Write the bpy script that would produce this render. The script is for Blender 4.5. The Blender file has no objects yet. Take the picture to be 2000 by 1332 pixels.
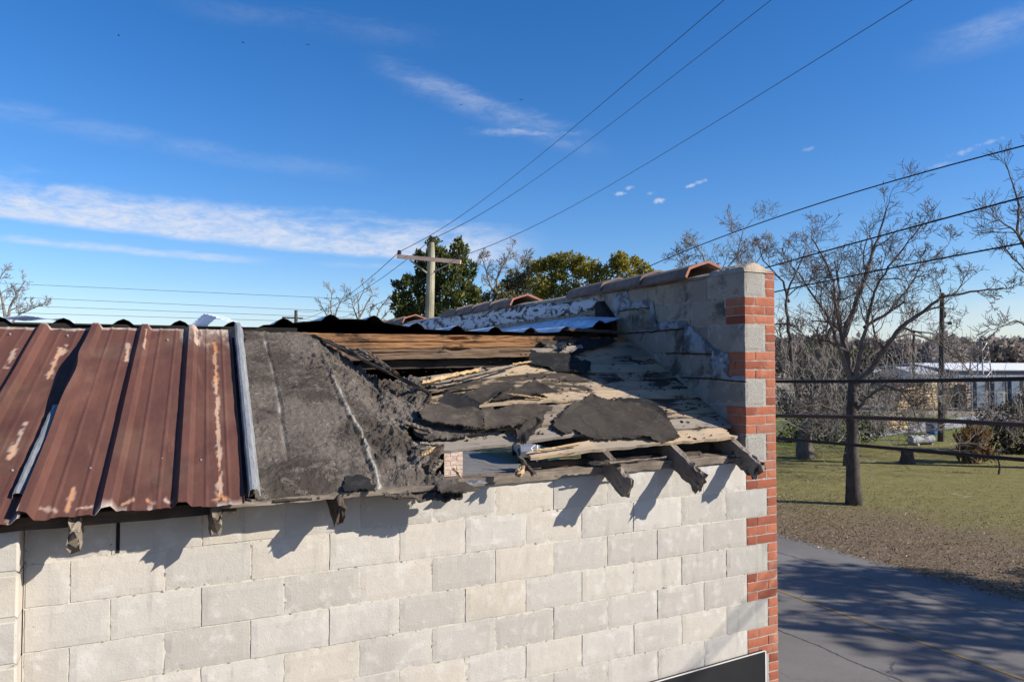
import bpy, math, random
from mathutils import Vector, noise
R = math.radians
scene = bpy.context.scene
COL = scene.collection
# ------------------------------------------------------------------ camera
CAM = Vector((-3.92396748, -4.03791927, 3.658 + 0.931928842))
YAW, PIT, FPX = 0.460949607, 0.0298479373, 1421.0
cam_data = bpy.data.cameras.new("camera")
cam_data.sensor_width = 36.0
cam_data.lens = 36.0 * FPX / 2000.0
cam_data.clip_start = 0.05
cam_data.clip_end = 3000
cam = bpy.data.objects.new("camera", cam_data)
COL.objects.link(cam)
cam.location = CAM
cam.rotation_euler = (math.pi / 2 + PIT, 0, -YAW)
scene.camera = cam
# ------------------------------------------------------------------ sun, sky, exposure
SUN_TO = Vector((0.65, -0.58, 0.49)).normalized()
SUN_EL = math.asin(SUN_TO.z)
SUN_ROT = math.atan2(SUN_TO.x, SUN_TO.y)
sd = bpy.data.lights.new("sun", 'SUN')
sd.energy = 5.0
sd.angle = R(0.5)
sd.color = (1.0, 0.93, 0.82)
so = bpy.data.objects.new("sun", sd)
COL.objects.link(so)
so.rotation_euler = SUN_TO.to_track_quat('Z', 'Y').to_euler()
so.location = (20, -20, 30)
scene.view_settings.view_transform = 'Standard'
scene.view_settings.look = 'None'
scene.view_settings.gamma = 1.0
scene.view_settings.use_curve_mapping = False
scene.view_settings.exposure = 0.58


# ------------------------------------------------------------------ node helper
class NT:
    def __init__(s, tree):
        s.t = tree
        s.t.nodes.clear()

    def n(s, typ, props=None, **inp):
        nd = s.t.nodes.new(typ)
        for k, v in (props or {}).items():
            setattr(nd, k, v)
        for k, v in inp.items():
            key = int(k[1:]) if (k[0] == 'i' and k[1:].isdigit()) else k.replace('_', ' ')
            s.set(nd.inputs[key], v)
        return nd

    def set(s, sock, v):
        if isinstance(v, bpy.types.NodeSocket):
            s.t.links.new(v, sock)
        elif isinstance(v, bpy.types.Node):
            s.t.links.new(v.outputs[0], sock)
        else:
            if sock.type == 'RGBA' and len(v) == 3:
                v = (*v, 1)
            sock.default_value = v

    def m(s, op, a, b=0.0, c=None, clamp=False):
        nd = s.t.nodes.new('ShaderNodeMath')
        nd.operation = op
        nd.use_clamp = clamp
        s.set(nd.inputs[0], a)
        s.set(nd.inputs[1], b)
        if c is not None:
            s.set(nd.inputs[2], c)
        return nd.outputs[0]

    def sm(s, x, lo, hi, a=0.0, b=1.0):
        nd = s.t.nodes.new('ShaderNodeMapRange')
        nd.interpolation_type = 'SMOOTHSTEP'
        nd.inputs['From Min'].default_value = lo
        nd.inputs['From Max'].default_value = hi
        nd.inputs['To Min'].default_value = a
        nd.inputs['To Max'].default_value = b
        s.set(nd.inputs['Value'], x)
        return nd.outputs[0]

    def mix(s, f, a, b, mode='MIX'):
        nd = s.t.nodes.new('ShaderNodeMix')
        nd.data_type = 'RGBA'
        nd.blend_type = mode
        s.set(nd.inputs[0], f)
        s.set(nd.inputs[6], a)
        s.set(nd.inputs[7], b)
        return nd.outputs[2]

    def pos(s):
        return s.n('ShaderNodeNewGeometry').outputs['Position']

    def rnd(s):
        return s.n('ShaderNodeNewGeometry').outputs['Random Per Island']

    def mapping(s, v, scale=(1, 1, 1), rot=(0, 0, 0), loc=(0, 0, 0)):
        nd = s.n('ShaderNodeMapping')
        s.set(nd.inputs['Vector'], v)
        nd.inputs['Scale'].default_value = scale
        nd.inputs['Rotation'].default_value = rot
        nd.inputs['Location'].default_value = loc
        return nd.outputs[0]

    def noise(s, v, scale=5.0, detail=4.0, rough=0.55, dist=0.0):
        nd = s.n('ShaderNodeTexNoise')
        s.set(nd.inputs['Vector'], v)
        nd.inputs['Scale'].default_value = scale
        nd.inputs['Detail'].default_value = detail
        nd.inputs['Roughness'].default_value = rough
        nd.inputs['Distortion'].default_value = dist
        return nd.outputs[0]

    def ramp(s, f, stops):
        nd = s.t.nodes.new('ShaderNodeValToRGB')
        el = nd.color_ramp.elements
        while len(el) < len(stops):
            el.new(0.5)
        for e, (p, c) in zip(el, stops):
            e.position = p
            e.color = (*c, 1) if len(c) == 3 else c
        s.set(nd.inputs[0], f)
        return nd.outputs[0]

    def bump(s, h, strength=0.3, dist=0.01):
        nd = s.n('ShaderNodeBump')
        nd.inputs['Strength'].default_value = strength
        nd.inputs['Distance'].default_value = dist
        s.set(nd.inputs['Height'], h)
        return nd.outputs[0]

    def out(s, color, rough=0.85, bump=None, metal=0.0, spec=0.3):
        b = s.n('ShaderNodeBsdfPrincipled')
        s.set(b.inputs['Base Color'], color)
        s.set(b.inputs['Roughness'], rough)
        s.set(b.inputs['Metallic'], metal)
        b.inputs['Specular IOR Level'].default_value = spec
        if bump is not None:
            s.set(b.inputs['Normal'], bump)
        o = s.n('ShaderNodeOutputMaterial')
        s.t.links.new(b.outputs[0], o.inputs[0])
        return b


def new_mat(name):
    m = bpy.data.materials.new(name)
    m.use_nodes = True
    return m, NT(m.node_tree)


# ------------------------------------------------------------------ world: sky and clouds
world = bpy.data.worlds.new("World")
scene.world = world
world.use_nodes = True
w = NT(world.node_tree)
sky = w.n('ShaderNodeTexSky', {'sky_type': 'NISHITA', 'sun_disc': False})
sky.sun_elevation = SUN_EL
sky.sun_rotation = SUN_ROT
sky.altitude = 0
sky.air_density = 1.0
sky.dust_density = 0.35
sky.ozone_density = 3.0
SKY_STR = 0.1
dirv = w.n('ShaderNodeTexCoord').outputs['Generated']
sep = w.n('ShaderNodeSeparateXYZ', Vector=dirv)
az = w.m('MULTIPLY', w.m('ARCTAN2', sep.outputs[0], sep.outputs[1]), 57.2958)
el = w.m('MULTIPLY', w.m('ARCSINE', sep.outputs[2]), 57.2958)
ae = w.n('ShaderNodeCombineXYZ', X=az, Y=el, Z=0.0).outputs[0]


def cloud_band(cx, slope, base, up, ragged, lo_soft, x0, x1, fade, amp, nscale, seed, gap=0.35, fibre=0.0):
    """a streak above the line el = base + slope*(az-cx), `up` degrees thick with a ragged top"""
    line = w.m('ADD', w.m('MULTIPLY', w.m('SUBTRACT', az, cx), slope), base)
    e = w.m('SUBTRACT', el, line)
    nv = w.mapping(ae, scale=(0.32, 1.0, 1), rot=(0, 0, R(8)), loc=(seed, seed * 2, 0))
    n1 = w.noise(nv, nscale, 6, 0.6, 0.4)
    n2 = w.noise(w.mapping(ae, scale=(0.12, 1.0, 1), rot=(0, 0, R(4)), loc=(seed * 3, 1, 0)), nscale * 0.45, 4, 0.5)
    e1 = w.m('ADD', e, w.m('MULTIPLY', w.m('SUBTRACT', n1, 0.5), -ragged))
    e2 = w.m('ADD', e1, w.m('MULTIPLY', w.m('SUBTRACT', n2, 0.5), -ragged))
    top = w.sm(e2, up * 0.35, up * 1.05, 1, 0)
    bot = w.sm(w.m('ADD', e, w.m('MULTIPLY', w.m('SUBTRACT', n1, 0.5), 0.35)), -lo_soft, lo_soft)
    side = w.m('MULTIPLY', w.sm(az, x0 - fade, x0 + fade), w.sm(az, x1 - fade, x1 + fade, 1, 0))
    body = w.sm(w.m('ADD', w.m('MULTIPLY', n1, 0.6), w.m('MULTIPLY', n2, 0.4)), gap - 0.1, gap + 0.3)
    fb_ = w.noise(w.mapping(ae, scale=(0.9, 2.6, 1), rot=(0, 0, R(-24)), loc=(seed, seed, 0)), 1.1, 8, 0.68, 0.6)
    fbm_ = w.sm(fb_, .30, .62, .55, 1.0)
    return w.m('MULTIPLY', w.m('MULTIPLY', w.m('MULTIPLY', w.m('MULTIPLY', top, bot), fbm_), w.m('MULTIPLY', side, body)), amp)


dens = cloud_band(0, -0.047, 8.95, 3.0, 2.2, 0.3, -40, 26, 4, .95, 1.0, 3.1, 0.27)
for args in ((0, -0.03, 7.55, 0.55, 0.5, 0.2, -40, 6, 3, 0.62, 1.1, 7.7, 0.3),
             (0, -0.07, 15.0, 1.3, 1.5, 0.8, -40, 12, 5, 0.26, 0.5, 1.3, 0.35),
             (16, -0.01, 7.3, 0.5, 0.5, 0.2, 12, 19, 2, 0.3, 1.2, 5.0, 0.35),
             (26, -0.33, 18.2, 1.9, 1.8, 0.9, 17, 32, 3, 0.34, 0.9, 9.2, 0.38),
             (28, -0.02, 17.45, 0.5, 0.7, 0.25, 24, 32, 2, 0.6, 1.6, 12.0, 0.42),
             (62, 0.0, 2.2, 2.6, 1.8, 0.6, 43, 80, 3, 0.55, 0.8, 15.0, 0.3),
             (64, 0.1, 20.5, 2.0, 2.0, 0.9, 57, 75, 3, 0.25, 0.7, 19.0, 0.4),
             (10, -0.02, 24.0, 1.5, 2.0, 0.9, 2, 22, 4, 0.12, 0.5, 23.0, 0.4),
             (0, 0, -1.0, 6.5, 1.0, 0.6, -300, 300, 3, 0.34, 0.4, 27.0, 0.1)):
    dens = w.m('MAXIMUM', dens, cloud_band(*args))
# small puffs
for (pa, pe, ra, re, amp) in ((34.9, 13.0, .55, .2, .75), (35.6, 13.4, .5, .2, .6), (37.9, 12.35, .62, .3, .9), (40.2, 13.35, .55, .2, .8), (41.1, 13.6, .5, .2, .7),
                              (48.8, 15.3, .5, .2, .3), (58.5, 13.9, 1.0, .22, .45), (60.0, 14.3, .9, .2, .4), (57.0, 13.2, .9, .2, .3), (37.2, 12.95, .4, .18, .4)):
    dx = w.m('DIVIDE', w.m('SUBTRACT', az, pa), ra)
    dy = w.m('DIVIDE', w.m('SUBTRACT', el, w.m('ADD', w.m('MULTIPLY', w.m('SUBTRACT', az, pa), 0.12), pe)), re)
    rr = w.m('SQRT', w.m('ADD', w.m('MULTIPLY', dx, dx), w.m('MULTIPLY', dy, dy)))
    rr = w.m('ADD', rr, w.m('MULTIPLY', w.m('SUBTRACT', w.noise(ae, 2.2, 5, 0.6), 0.5), 2.4))
    dens = w.m('MAXIMUM', dens, w.sm(rr, 0.0, 1.0, amp * .75, 0))
dens = w.m('MINIMUM', dens, 0.97)
tint = w.mix(1.0, sky.outputs[0], (0.93, 0.945, 1.07), 'MULTIPLY')
hs = w.n('ShaderNodeHueSaturation', Hue=0.502, Saturation=1.28, Value=1.0, Color=tint)
sky_bg = w.n('ShaderNodeBackground', Color=hs.outputs[0], Strength=SKY_STR)
cl_bg = w.n('ShaderNodeBackground', Color=(0.72, 0.76, 0.86, 1), Strength=0.70)
mixs = w.n('ShaderNodeMixShader', i0=w.m('MULTIPLY', dens, 0.9), i1=sky_bg.outputs[0], i2=cl_bg.outputs[0])
wo = w.n('ShaderNodeOutputWorld')
w.t.links.new(mixs.outputs[0], wo.inputs[0])

# ------------------------------------------------------------------ geometry helpers
Z1 = 3.658                      # bed joint under the top course of the front wall
BW, BH = 0.4064, 0.2032         # block module
TA = 0.534                      # roof slope
CA = 1 / math.sqrt(1 + TA * TA)
SA = TA * CA
ROOF0 = 0.383
GROUND_DROP = CAM.z
_f = Vector((math.sin(YAW) * math.cos(PIT), math.cos(YAW) * math.cos(PIT), math.sin(PIT)))
_r = Vector((math.cos(YAW), -math.sin(YAW), 0))
_u = _r.cross(_f)


def ray(px, py):
    return _f + _r * ((px - 1000) / FPX) - _u * ((py - 666) / FPX)


def at_plane(px, py, n, d):
    D = ray(px, py)
    n = Vector(n)
    t = (d - n.dot(CAM)) / n.dot(D)
    return CAM + D * t


def at_x(px, py, x): return at_plane(px, py, (1, 0, 0), x)
def at_y(px, py, y): return at_plane(px, py, (0, 1, 0), y)
def at_z(px, py, z=0.0): return at_plane(px, py, (0, 0, 1), z)
def at_d(px, py, d): return CAM + ray(px, py) * d


def us(px, py, off=0.0):
    """photo point -> (u, s) on the roof plane"""
    q = at_plane(px, py, (0, -TA, 1), Z1 + ROOF0 + off)
    return (q.x, q.y / CA)


def rp(u, s, n=0.0):
    return Vector((u, s * CA - n * SA, Z1 + ROOF0 + s * SA + n * CA))


def fbm(x, y, z=0.0, o=4):
    return noise.fractal(Vector((x, y, z)), 1.0, 2.0, o)


class MB:
    def __init__(s):
        s.v, s.f, s.mi = [], [], []

    def add(s, vs, fs, mi=0):
        b = len(s.v)
        s.v.extend(vs)
        for f in fs:
            s.f.append(tuple(b + i for i in f))
            s.mi.append(mi)

    def box(s, a, b, mi=0):
        x0, y0, z0 = a
        x1, y1, z1 = b
        s.add([(x0, y0, z0), (x1, y0, z0), (x1, y1, z0), (x0, y1, z0), (x0, y0, z1), (x1, y0, z1), (x1, y1, z1), (x0, y1, z1)],
              [(0, 3, 2, 1), (4, 5, 6, 7), (0, 1, 5, 4), (1, 2, 6, 5), (2, 3, 7, 6), (3, 0, 4, 7)], mi)

    def frame(s, O, U, V, W, su, sv, sw, bev=0.005, mi=0, jit=0.0, rnd=random):
        """block seen from -W: bevelled front face at O, spans su along U, sv along V, sw along W"""
        O, U, V, W = Vector(O), Vector(U), Vector(V), Vector(W)
        j = lambda: rnd.uniform(-jit, jit)
        pts = []
        cs = ((0, 0), (su, 0), (su, sv), (0, sv))
        jj = [(j(), j()) for _ in cs]
        dz = j() * 0.8
        for k, (a, b) in enumerate(cs):
            pts.append(O + U * (a + jj[k][0]) + V * (b + jj[k][1]) + W * bev)
        for k, (a, b) in enumerate(cs):
            sa = bev if a == 0 else -bev
            sb = bev if b == 0 else -bev
            pts.append(O + U * (a + sa + jj[k][0]) + V * (b + sb + jj[k][1]) + W * dz)
        for k, (a, b) in enumerate(cs):
            pts.append(O + U * (a + jj[k][0]) + V * (b + jj[k][1]) + W * sw)
        fl = U.cross(V).dot(W) > 0
        fs = [(4, 5, 6, 7)]
        for k in range(4):
            n = (k + 1) % 4
            fs.append((k, n, 4 + n, 4 + k))
            fs.append((8 + k, 8 + n, n, k))
        if fl:
            fs = [tuple(reversed(f)) for f in fs]
        s.add([tuple(p) for p in pts], fs, mi)

    def rough(s, O, U, V, W, su, sv, sw, seed=0.0, mi=0, amp=.0028, cell=.03, chip=.0032):
        """concrete block with worn, uneven arrises"""
        O, U, V, W = Vector(O), Vector(U), Vector(V), Vector(W)
        nu, nv = max(3, int(su / cell)), max(3, int(sv / cell))
        fl = U.cross(V).dot(W) > 0
        b = len(s.v)
        for i in range(nu + 1):
            for j in range(nv + 1):
                a, c = su * i / nu, sv * j / nv
                ed = i in (0, nu) or j in (0, nv)
                n1 = fbm(a * 16 + seed * 3.1, c * 16, seed, 3)
                n2 = fbm(a * 16, c * 16 + seed * 2.3, seed + 50, 3)
                d = .0012 * fbm(a * 30, c * 30, seed + 9, 3)
                if ed:
                    a += amp * n1
                    c += amp * n2
                    d += chip * (.6 + max(0, fbm(a * 25, c * 25, seed + 77, 2)) * 1.6)
                s.v.append(tuple(O + U * a + V * c + W * d))
        for i in range(nu):
            for j in range(nv):
                q = (b + i * (nv + 1) + j, b + (i + 1) * (nv + 1) + j, b + (i + 1) * (nv + 1) + j + 1, b + i * (nv + 1) + j + 1)
                s.f.append(tuple(reversed(q)) if fl else q)
                s.mi.append(mi)
        ring = [b + i * (nv + 1) for i in range(nu)] + [b + nu * (nv + 1) + j for j in range(nv)] + [b + i * (nv + 1) + nv for i in range(nu, 0, -1)] + [b + j for j in range(nv, 0, -1)]
        k0 = len(s.v)
        for q in ring:
            s.v.append(tuple(Vector(s.v[q]) + W * sw))
        m_ = len(ring)
        for k in range(m_):
            k2 = (k + 1) % m_
            q = (ring[k], k0 + k, k0 + k2, ring[k2])
            s.f.append(tuple(reversed(q)) if fl else q)
            s.mi.append(mi)

    def tube(s, pts, rad, sides=5, mi=0, cap=True):
        pts = [Vector(p) for p in pts]
        n = len(pts)
        if not hasattr(rad, '__len__'):
            rad = [rad] * n
        b = len(s.v)
        t0 = (pts[1] - pts[0]).normalized()
        ref = Vector((0, 0, 1)) if abs(t0.z) < 0.9 else Vector((1, 0, 0))
        a = t0.cross(ref).normalized()
        for i in range(n):
            if i == 0:
                t = pts[1] - pts[0]
            elif i == n - 1:
                t = pts[-1] - pts[-2]
            else:
                t = pts[i + 1] - pts[i - 1]
            t.normalize()
            a = (a - t * a.dot(t))
            if a.length < 1e-6:
                a = t.orthogonal()
            a.normalize()
            c = t.cross(a)
            for k in range(sides):
                an = 2 * math.pi * k / sides
                p = pts[i] + (a * math.cos(an) + c * math.sin(an)) * rad[i]
                s.v.append((p.x, p.y, p.z))
        for i in range(n - 1):
            for k in range(sides):
                k2 = (k + 1) % sides
                s.f.append((b + i * sides + k, b + i * sides + k2, b + (i + 1) * sides + k2, b + (i + 1) * sides + k))
                s.mi.append(mi)
        if cap:
            s.f.append(tuple(b + k for k in reversed(range(sides))))
            s.mi.append(mi)
            s.f.append(tuple(b + (n - 1) * sides + k for k in range(sides)))
            s.mi.append(mi)

    def bar(s, p, q, wx, wz, mi=0, up=(0, 0, 1)):
        """square bar from p to q"""
        p, q = Vector(p), Vector(q)
        t = (q - p).normalized()
        up = Vector(up)
        a = t.cross(up).normalized()
        c = a.cross(t)
        vs = []
        for o in (p, q):
            for (i, k) in ((-1, -1), (1, -1), (1, 1), (-1, 1)):
                vs.append(tuple(o + a * (i * wx / 2) + c * (k * wz / 2)))
        s.add(vs, [(3, 2, 1, 0), (4, 5, 6, 7), (0, 1, 5, 4), (1, 2, 6, 5), (2, 3, 7, 6), (3, 0, 4, 7)], mi)

    def grid(s, P, nu, nv, keep=None, mi=0):
        """P(i,j) -> point; keep(i,j) tells whether a cell stays"""
        idx = {}
        cells = [(i, j) for i in range(nu) for j in range(nv) if keep is None or keep(i, j)]
        for (i, j) in cells:
            for q in ((i, j), (i + 1, j), (i + 1, j + 1), (i, j + 1)):
                if q not in idx:
                    idx[q] = len(s.v)
                    s.v.append(tuple(P(*q)))
            s.f.append((idx[(i, j)], idx[(i + 1, j)], idx[(i + 1, j + 1)], idx[(i, j + 1)]))
            s.mi.append(mi)

    def build(s, name, mats, parent=None, origin=None, smooth=False, solid=0.0, soff=-1):
        if parent is not None and origin is None:
            base = Vector((0, 0, 0))
            pw = WORLD[parent.name]
        else:
            pw = Vector((0, 0, 0))
        if parent is None:
            if origin is None:
                xs = [v[0] for v in s.v]
                ys = [v[1] for v in s.v]
                zs = [v[2] for v in s.v]
                base = Vector(((min(xs) + max(xs)) / 2, (min(ys) + max(ys)) / 2, min(zs)))
            else:
                base = Vector(origin)
            off = base
        else:
            off = pw
        me = bpy.data.meshes.new(name)
        me.from_pydata([(v[0] - off.x, v[1] - off.y, v[2] - off.z) for v in s.v], [], s.f)
        if not isinstance(mats, (list, tuple)):
            mats = [mats]
        for m_ in mats:
            me.materials.append(m_)
        if any(s.mi):
            me.polygons.foreach_set('material_index', s.mi)
        if smooth:
            me.polygons.foreach_set('use_smooth', [True] * len(s.f))
        me.update()
        o = bpy.data.objects.new(name, me)
        COL.objects.link(o)
        if parent is None:
            o.location = off
            WORLD[o.name] = off.copy()
        else:
            o.parent = parent
            WORLD[o.name] = pw.copy()
        if solid:
            md = o.modifiers.new('thick', 'SOLIDIFY')
            md.thickness = solid
            md.offset = soff
        return o


WORLD = {}


def tag(o, label=None, cat=None, group=None, kind=None):
    if label:
        o['label'] = label
    if cat:
        o['category'] = cat
    if group:
        o['group'] = group
    if kind:
        o['kind'] = kind
    return o


def empty(name, loc, label, cat, group=None):
    o = bpy.data.objects.new(name, None)
    o.empty_display_size = 0.2
    COL.objects.link(o)
    o.location = loc
    WORLD[o.name] = Vector(loc)
    return tag(o, label, cat, group)


def in_poly(x, y, poly):
    c = False
    n = len(poly)
    j = n - 1
    for i in range(n):
        xi, yi = poly[i]
        xj, yj = poly[j]
        if (yi > y) != (yj > y) and x < (xj - xi) * (y - yi) / (yj - yi) + xi:
            c = not c
        j = i
    return c


def edge_dist(x, y, poly):
    best = 9
    n = len(poly)
    for i in range(n):
        ax, ay = poly[i]
        bx, by = poly[(i + 1) % n]
        dx, dy = bx - ax, by - ay
        L = dx * dx + dy * dy
        t = 0 if L == 0 else max(0, min(1, ((x - ax) * dx + (y - ay) * dy) / L))
        d = math.hypot(x - ax - dx * t, y - ay - dy * t)
        best = min(best, d)
    return best


def patch(poly, res, hfun, jag=0.012, jf=18.0, seed=0.0, place=rp):
    """ragged sheet over polygon `poly` in roof coordinates, hfun(u,s,edge)->height above the plane"""
    mb = MB()
    us_ = [p[0] for p in poly]
    ss = [p[1] for p in poly]
    u0, u1, s0, s1 = min(us_) - .03, max(us_) + .03, min(ss) - .03, max(ss) + .03
    nu, ns = int((u1 - u0) / res) + 1, int((s1 - s0) / res) + 1

    def keep(i, j):
        x, y = u0 + (i + .5) * res, s0 + (j + .5) * res
        x += jag * fbm(x * jf, y * jf, seed, 3)
        y += jag * fbm(x * jf, y * jf, seed + 7, 3)
        return in_poly(x, y, poly)

    def P(i, j):
        x, y = u0 + i * res, s0 + j * res
        return place(x, y, hfun(x, y, edge_dist(x, y, poly)))
    mb.grid(P, nu, ns, keep)
    return mb


# ------------------------------------------------------------------ materials
M = {}


def mat_block(name, lo, hi, dirt=0.5, warm=0.0, white=0.5, soot=0.0, coarse=0.0):
    m, t = new_mat(name)
    p = t.pos()
    r = t.rnd()
    base = t.ramp(r, [(0, lo), (0.35, tuple(a * .5 + b * .5 for a, b in zip(lo, hi))), (0.7, hi), (1, (hi[0], hi[1] * .96, hi[2] * .88))])
    big = t.noise(p, 1.6, 5, 0.6, 0.3)
    base = t.mix(t.sm(big, .5, .72, 0, .45), base, tuple(x * .72 for x in lo))
    med = t.noise(p, 9, 5, 0.62, 0.2)
    base = t.mix(t.sm(med, .52, .7, 0, white), base, (.62, .60, .56))
    strk = t.noise(t.mapping(p, scale=(7, 7, .8)), 1.0, 5, .6)
    base = t.mix(t.sm(strk, .58, .75, 0, dirt), base, (.17, .155, .135))
    fine = t.noise(p, 160, 3, .7)
    base = t.mix(t.sm(fine, .55, .75, 0, .22), base, (.2, .19, .17))
    pits = t.noise(p, 70, 3, .6)
    base = t.mix(t.sm(pits, .68, .72, 0, .5), base, (.12, .11, .1))
    if soot:
        so_ = t.noise(p, 3.4, 6, .68, .4)
        base = t.mix(t.sm(so_, .50, .66, 0, soot), base, (.035, .033, .03))
    h = t.m('ADD', t.m('MULTIPLY', fine, .5), t.m('ADD', t.m('MULTIPLY', med, .8), t.m('MULTIPLY', pits, -.5)))
    if coarse:
        agg = t.noise(p, 110, 2, .5)
        base = t.mix(t.sm(agg, .50, .62, 0, coarse), base, (.10, .092, .08))
        base = t.mix(t.sm(agg, .42, .34, 0, coarse * .6), base, (.42, .40, .36))
        h = t.m('ADD', h, t.m('MULTIPLY', agg, -1.5 * coarse))
    t.out(base, .92, t.bump(h, .5, .006), spec=.15)
    return m


M['block'] = mat_block('weathered_concrete_block', (.395, .366, .322), (.475, .443, .395), .5, white=.4)
M['gable_block'] = mat_block('grimy_shaded_block', (.20, .18, .152), (.29, .262, .225), .8, white=.2, soot=.75)  # tones lowered to deepen the face in shadow, on top of grime and soot
M['end_block'] = mat_block('coarse_end_block', (.25, .235, .205), (.33, .312, .275), .6, white=.10, coarse=.4)


def mat_simple(name, c1, c2, scale=6, rough=.85, bump=.3, bd=.006, metal=0, detail=5, c3=None, stretch=(1, 1, 1), spec=.25, rnd=0.0):
    m, t = new_mat(name)
    p = t.mapping(t.pos(), scale=stretch)
    n = t.noise(p, scale, detail, .62, .2)
    col = t.mix(t.sm(n, .35, .65), c1, c2)
    if c3 is not None:
        n3 = t.noise(p, scale * 3.1, 4, .6)
        col = t.mix(t.sm(n3, .56, .68), col, c3)
    if rnd:
        col = t.mix(rnd, col, t.ramp(t.rnd(), [(0, tuple(x * .35 for x in c1)), (1, tuple(min(1, x * 1.5) for x in c2))]))
    f = t.noise(p, scale * 12, 3, .6)
    t.out(col, rough, t.bump(t.m('ADD', n, t.m('MULTIPLY', f, .5)), bump, bd) if bump else None, metal, spec)
    return m


M['mortar'] = mat_simple('cream_mortar', (.46, .42, .35), (.54, .495, .42), 10, .95, .6, .006, c3=(.15, .13, .105))
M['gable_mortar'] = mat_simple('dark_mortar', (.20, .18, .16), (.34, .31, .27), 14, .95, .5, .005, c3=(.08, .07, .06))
M['brick_mortar'] = mat_simple('pale_brick_mortar', (.29, .26, .225), (.37, .335, .29), 20, .95, .4, .004)


def mat_brick():
    m, t = new_mat('orange_brick')
    p = t.pos()
    base = t.ramp(t.rnd(), [(0, (.20, .058, .036)), (.3, (.335, .108, .06)), (.65, (.38, .135, .074)), (1, (.29, .125, .085))])
    n = t.noise(p, 14, 5, .65)
    base = t.mix(t.sm(n, .5, .72, 0, .45), base, (.22, .075, .05))
    n2 = t.noise(p, 5, 5, .6)
    base = t.mix(t.sm(n2, .56, .72, 0, .3), base, (.5, .33, .24))
    f = t.noise(p, 90, 3, .7)
    base = t.mix(t.sm(f, .62, .72, 0, .35), base, (.16, .06, .045))
    t.out(base, .88, t.bump(t.m('ADD', f, n), .35, .004), spec=.2)
    return m


M['brick'] = mat_brick()
M['painted_brick'] = mat_simple('flaking_white_paint_brick', (.56, .48, .42), (.44, .31, .25), 16, .9, .3, .004, c3=(.30, .13, .09))


def mat_brickwall():
    m, t = new_mat('street_brickwork')
    p = t.pos()
    s = t.n('ShaderNodeSeparateXYZ', Vector=p)
    uv = t.n('ShaderNodeCombineXYZ', X=s.outputs[1], Y=s.outputs[2], Z=0.0)
    b = t.n('ShaderNodeTexBrick', Vector=uv, Color1=(.46, .15, .08, 1), Color2=(.38, .11, .06, 1), Mortar=(.42, .38, .33, 1), Scale=1.0)
    b.inputs['Mortar Size'].default_value = .008
    b.inputs['Brick Width'].default_value = .2032
    b.inputs['Row Height'].default_value = .0677
    t.out(b.outputs[0], .9, t.bump(b.outputs['Fac'], -.5, .006))
    return m


M['street_brick'] = mat_brickwall()


def mat_rust():
    m, t = new_mat('rusted_roof_metal')
    p = t.pos()
    a = t.n('ShaderNodeAttribute', {'attribute_name': 'streak'})
    sa = t.n('ShaderNodeSeparateColor', Color=a.outputs['Color'])
    along = t.mapping(p, scale=(1, .22, .22), rot=(R(0), 0, 0))
    n1 = t.noise(along, 7, 5, .6, .2)
    n2 = t.noise(p, 2.2, 4, .6)
    col = t.mix(t.sm(n1, .35, .7), (.084, .034, .025), (.122, .051, .036))
    col = t.mix(t.sm(n2, .48, .75, 0, .6), col, (.135, .078, .052))
    n3 = t.noise(t.mapping(p, scale=(16, 1.0, 1.0)), 1.6, 4, .65)
    col = t.mix(t.sm(n3, .56, .74, 0, .5), col, (.050, .022, .019))
    n4 = t.noise(p, 60, 3, .7)
    col = t.mix(t.sm(n4, .55, .75, 0, .35), col, (.16, .08, .06))
    n6 = t.noise(t.mapping(p, scale=(9, .5, .5)), 2.0, 6, .7, .3)
    col = t.mix(t.sm(n6, .60, .74, 0, .4), col, (.23, .14, .10))
    col = t.mix(sa.outputs[2], col, (.30, .235, .185))
    col = t.mix(sa.outputs[1], col, (.62, .52, .43))
    col = t.mix(sa.outputs[0], col, (.60, .24, .055))
    t.out(col, .72, t.bump(t.m('ADD', n4, n1), .25, .003), spec=.3)
    return m


M['rust'] = mat_rust()
M['galv'] = mat_simple('dull_galvanised_metal', (.21, .218, .22), (.29, .298, .30), 12, .6, .15, .002, metal=.2, c3=(.17, .165, .16), stretch=(3, .5, .5))
M['silver'] = mat_simple('silver_painted_metal', (.42, .50, .62), (.62, .68, .76), 5, .5, .2, .004, metal=.25, c3=(.25, .28, .34))
M['black_metal'] = mat_simple('shade_and_tar_black', (.018, .017, .017), (.035, .032, .03), 8, .75, .2, .003, c3=(.06, .045, .035))


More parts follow.
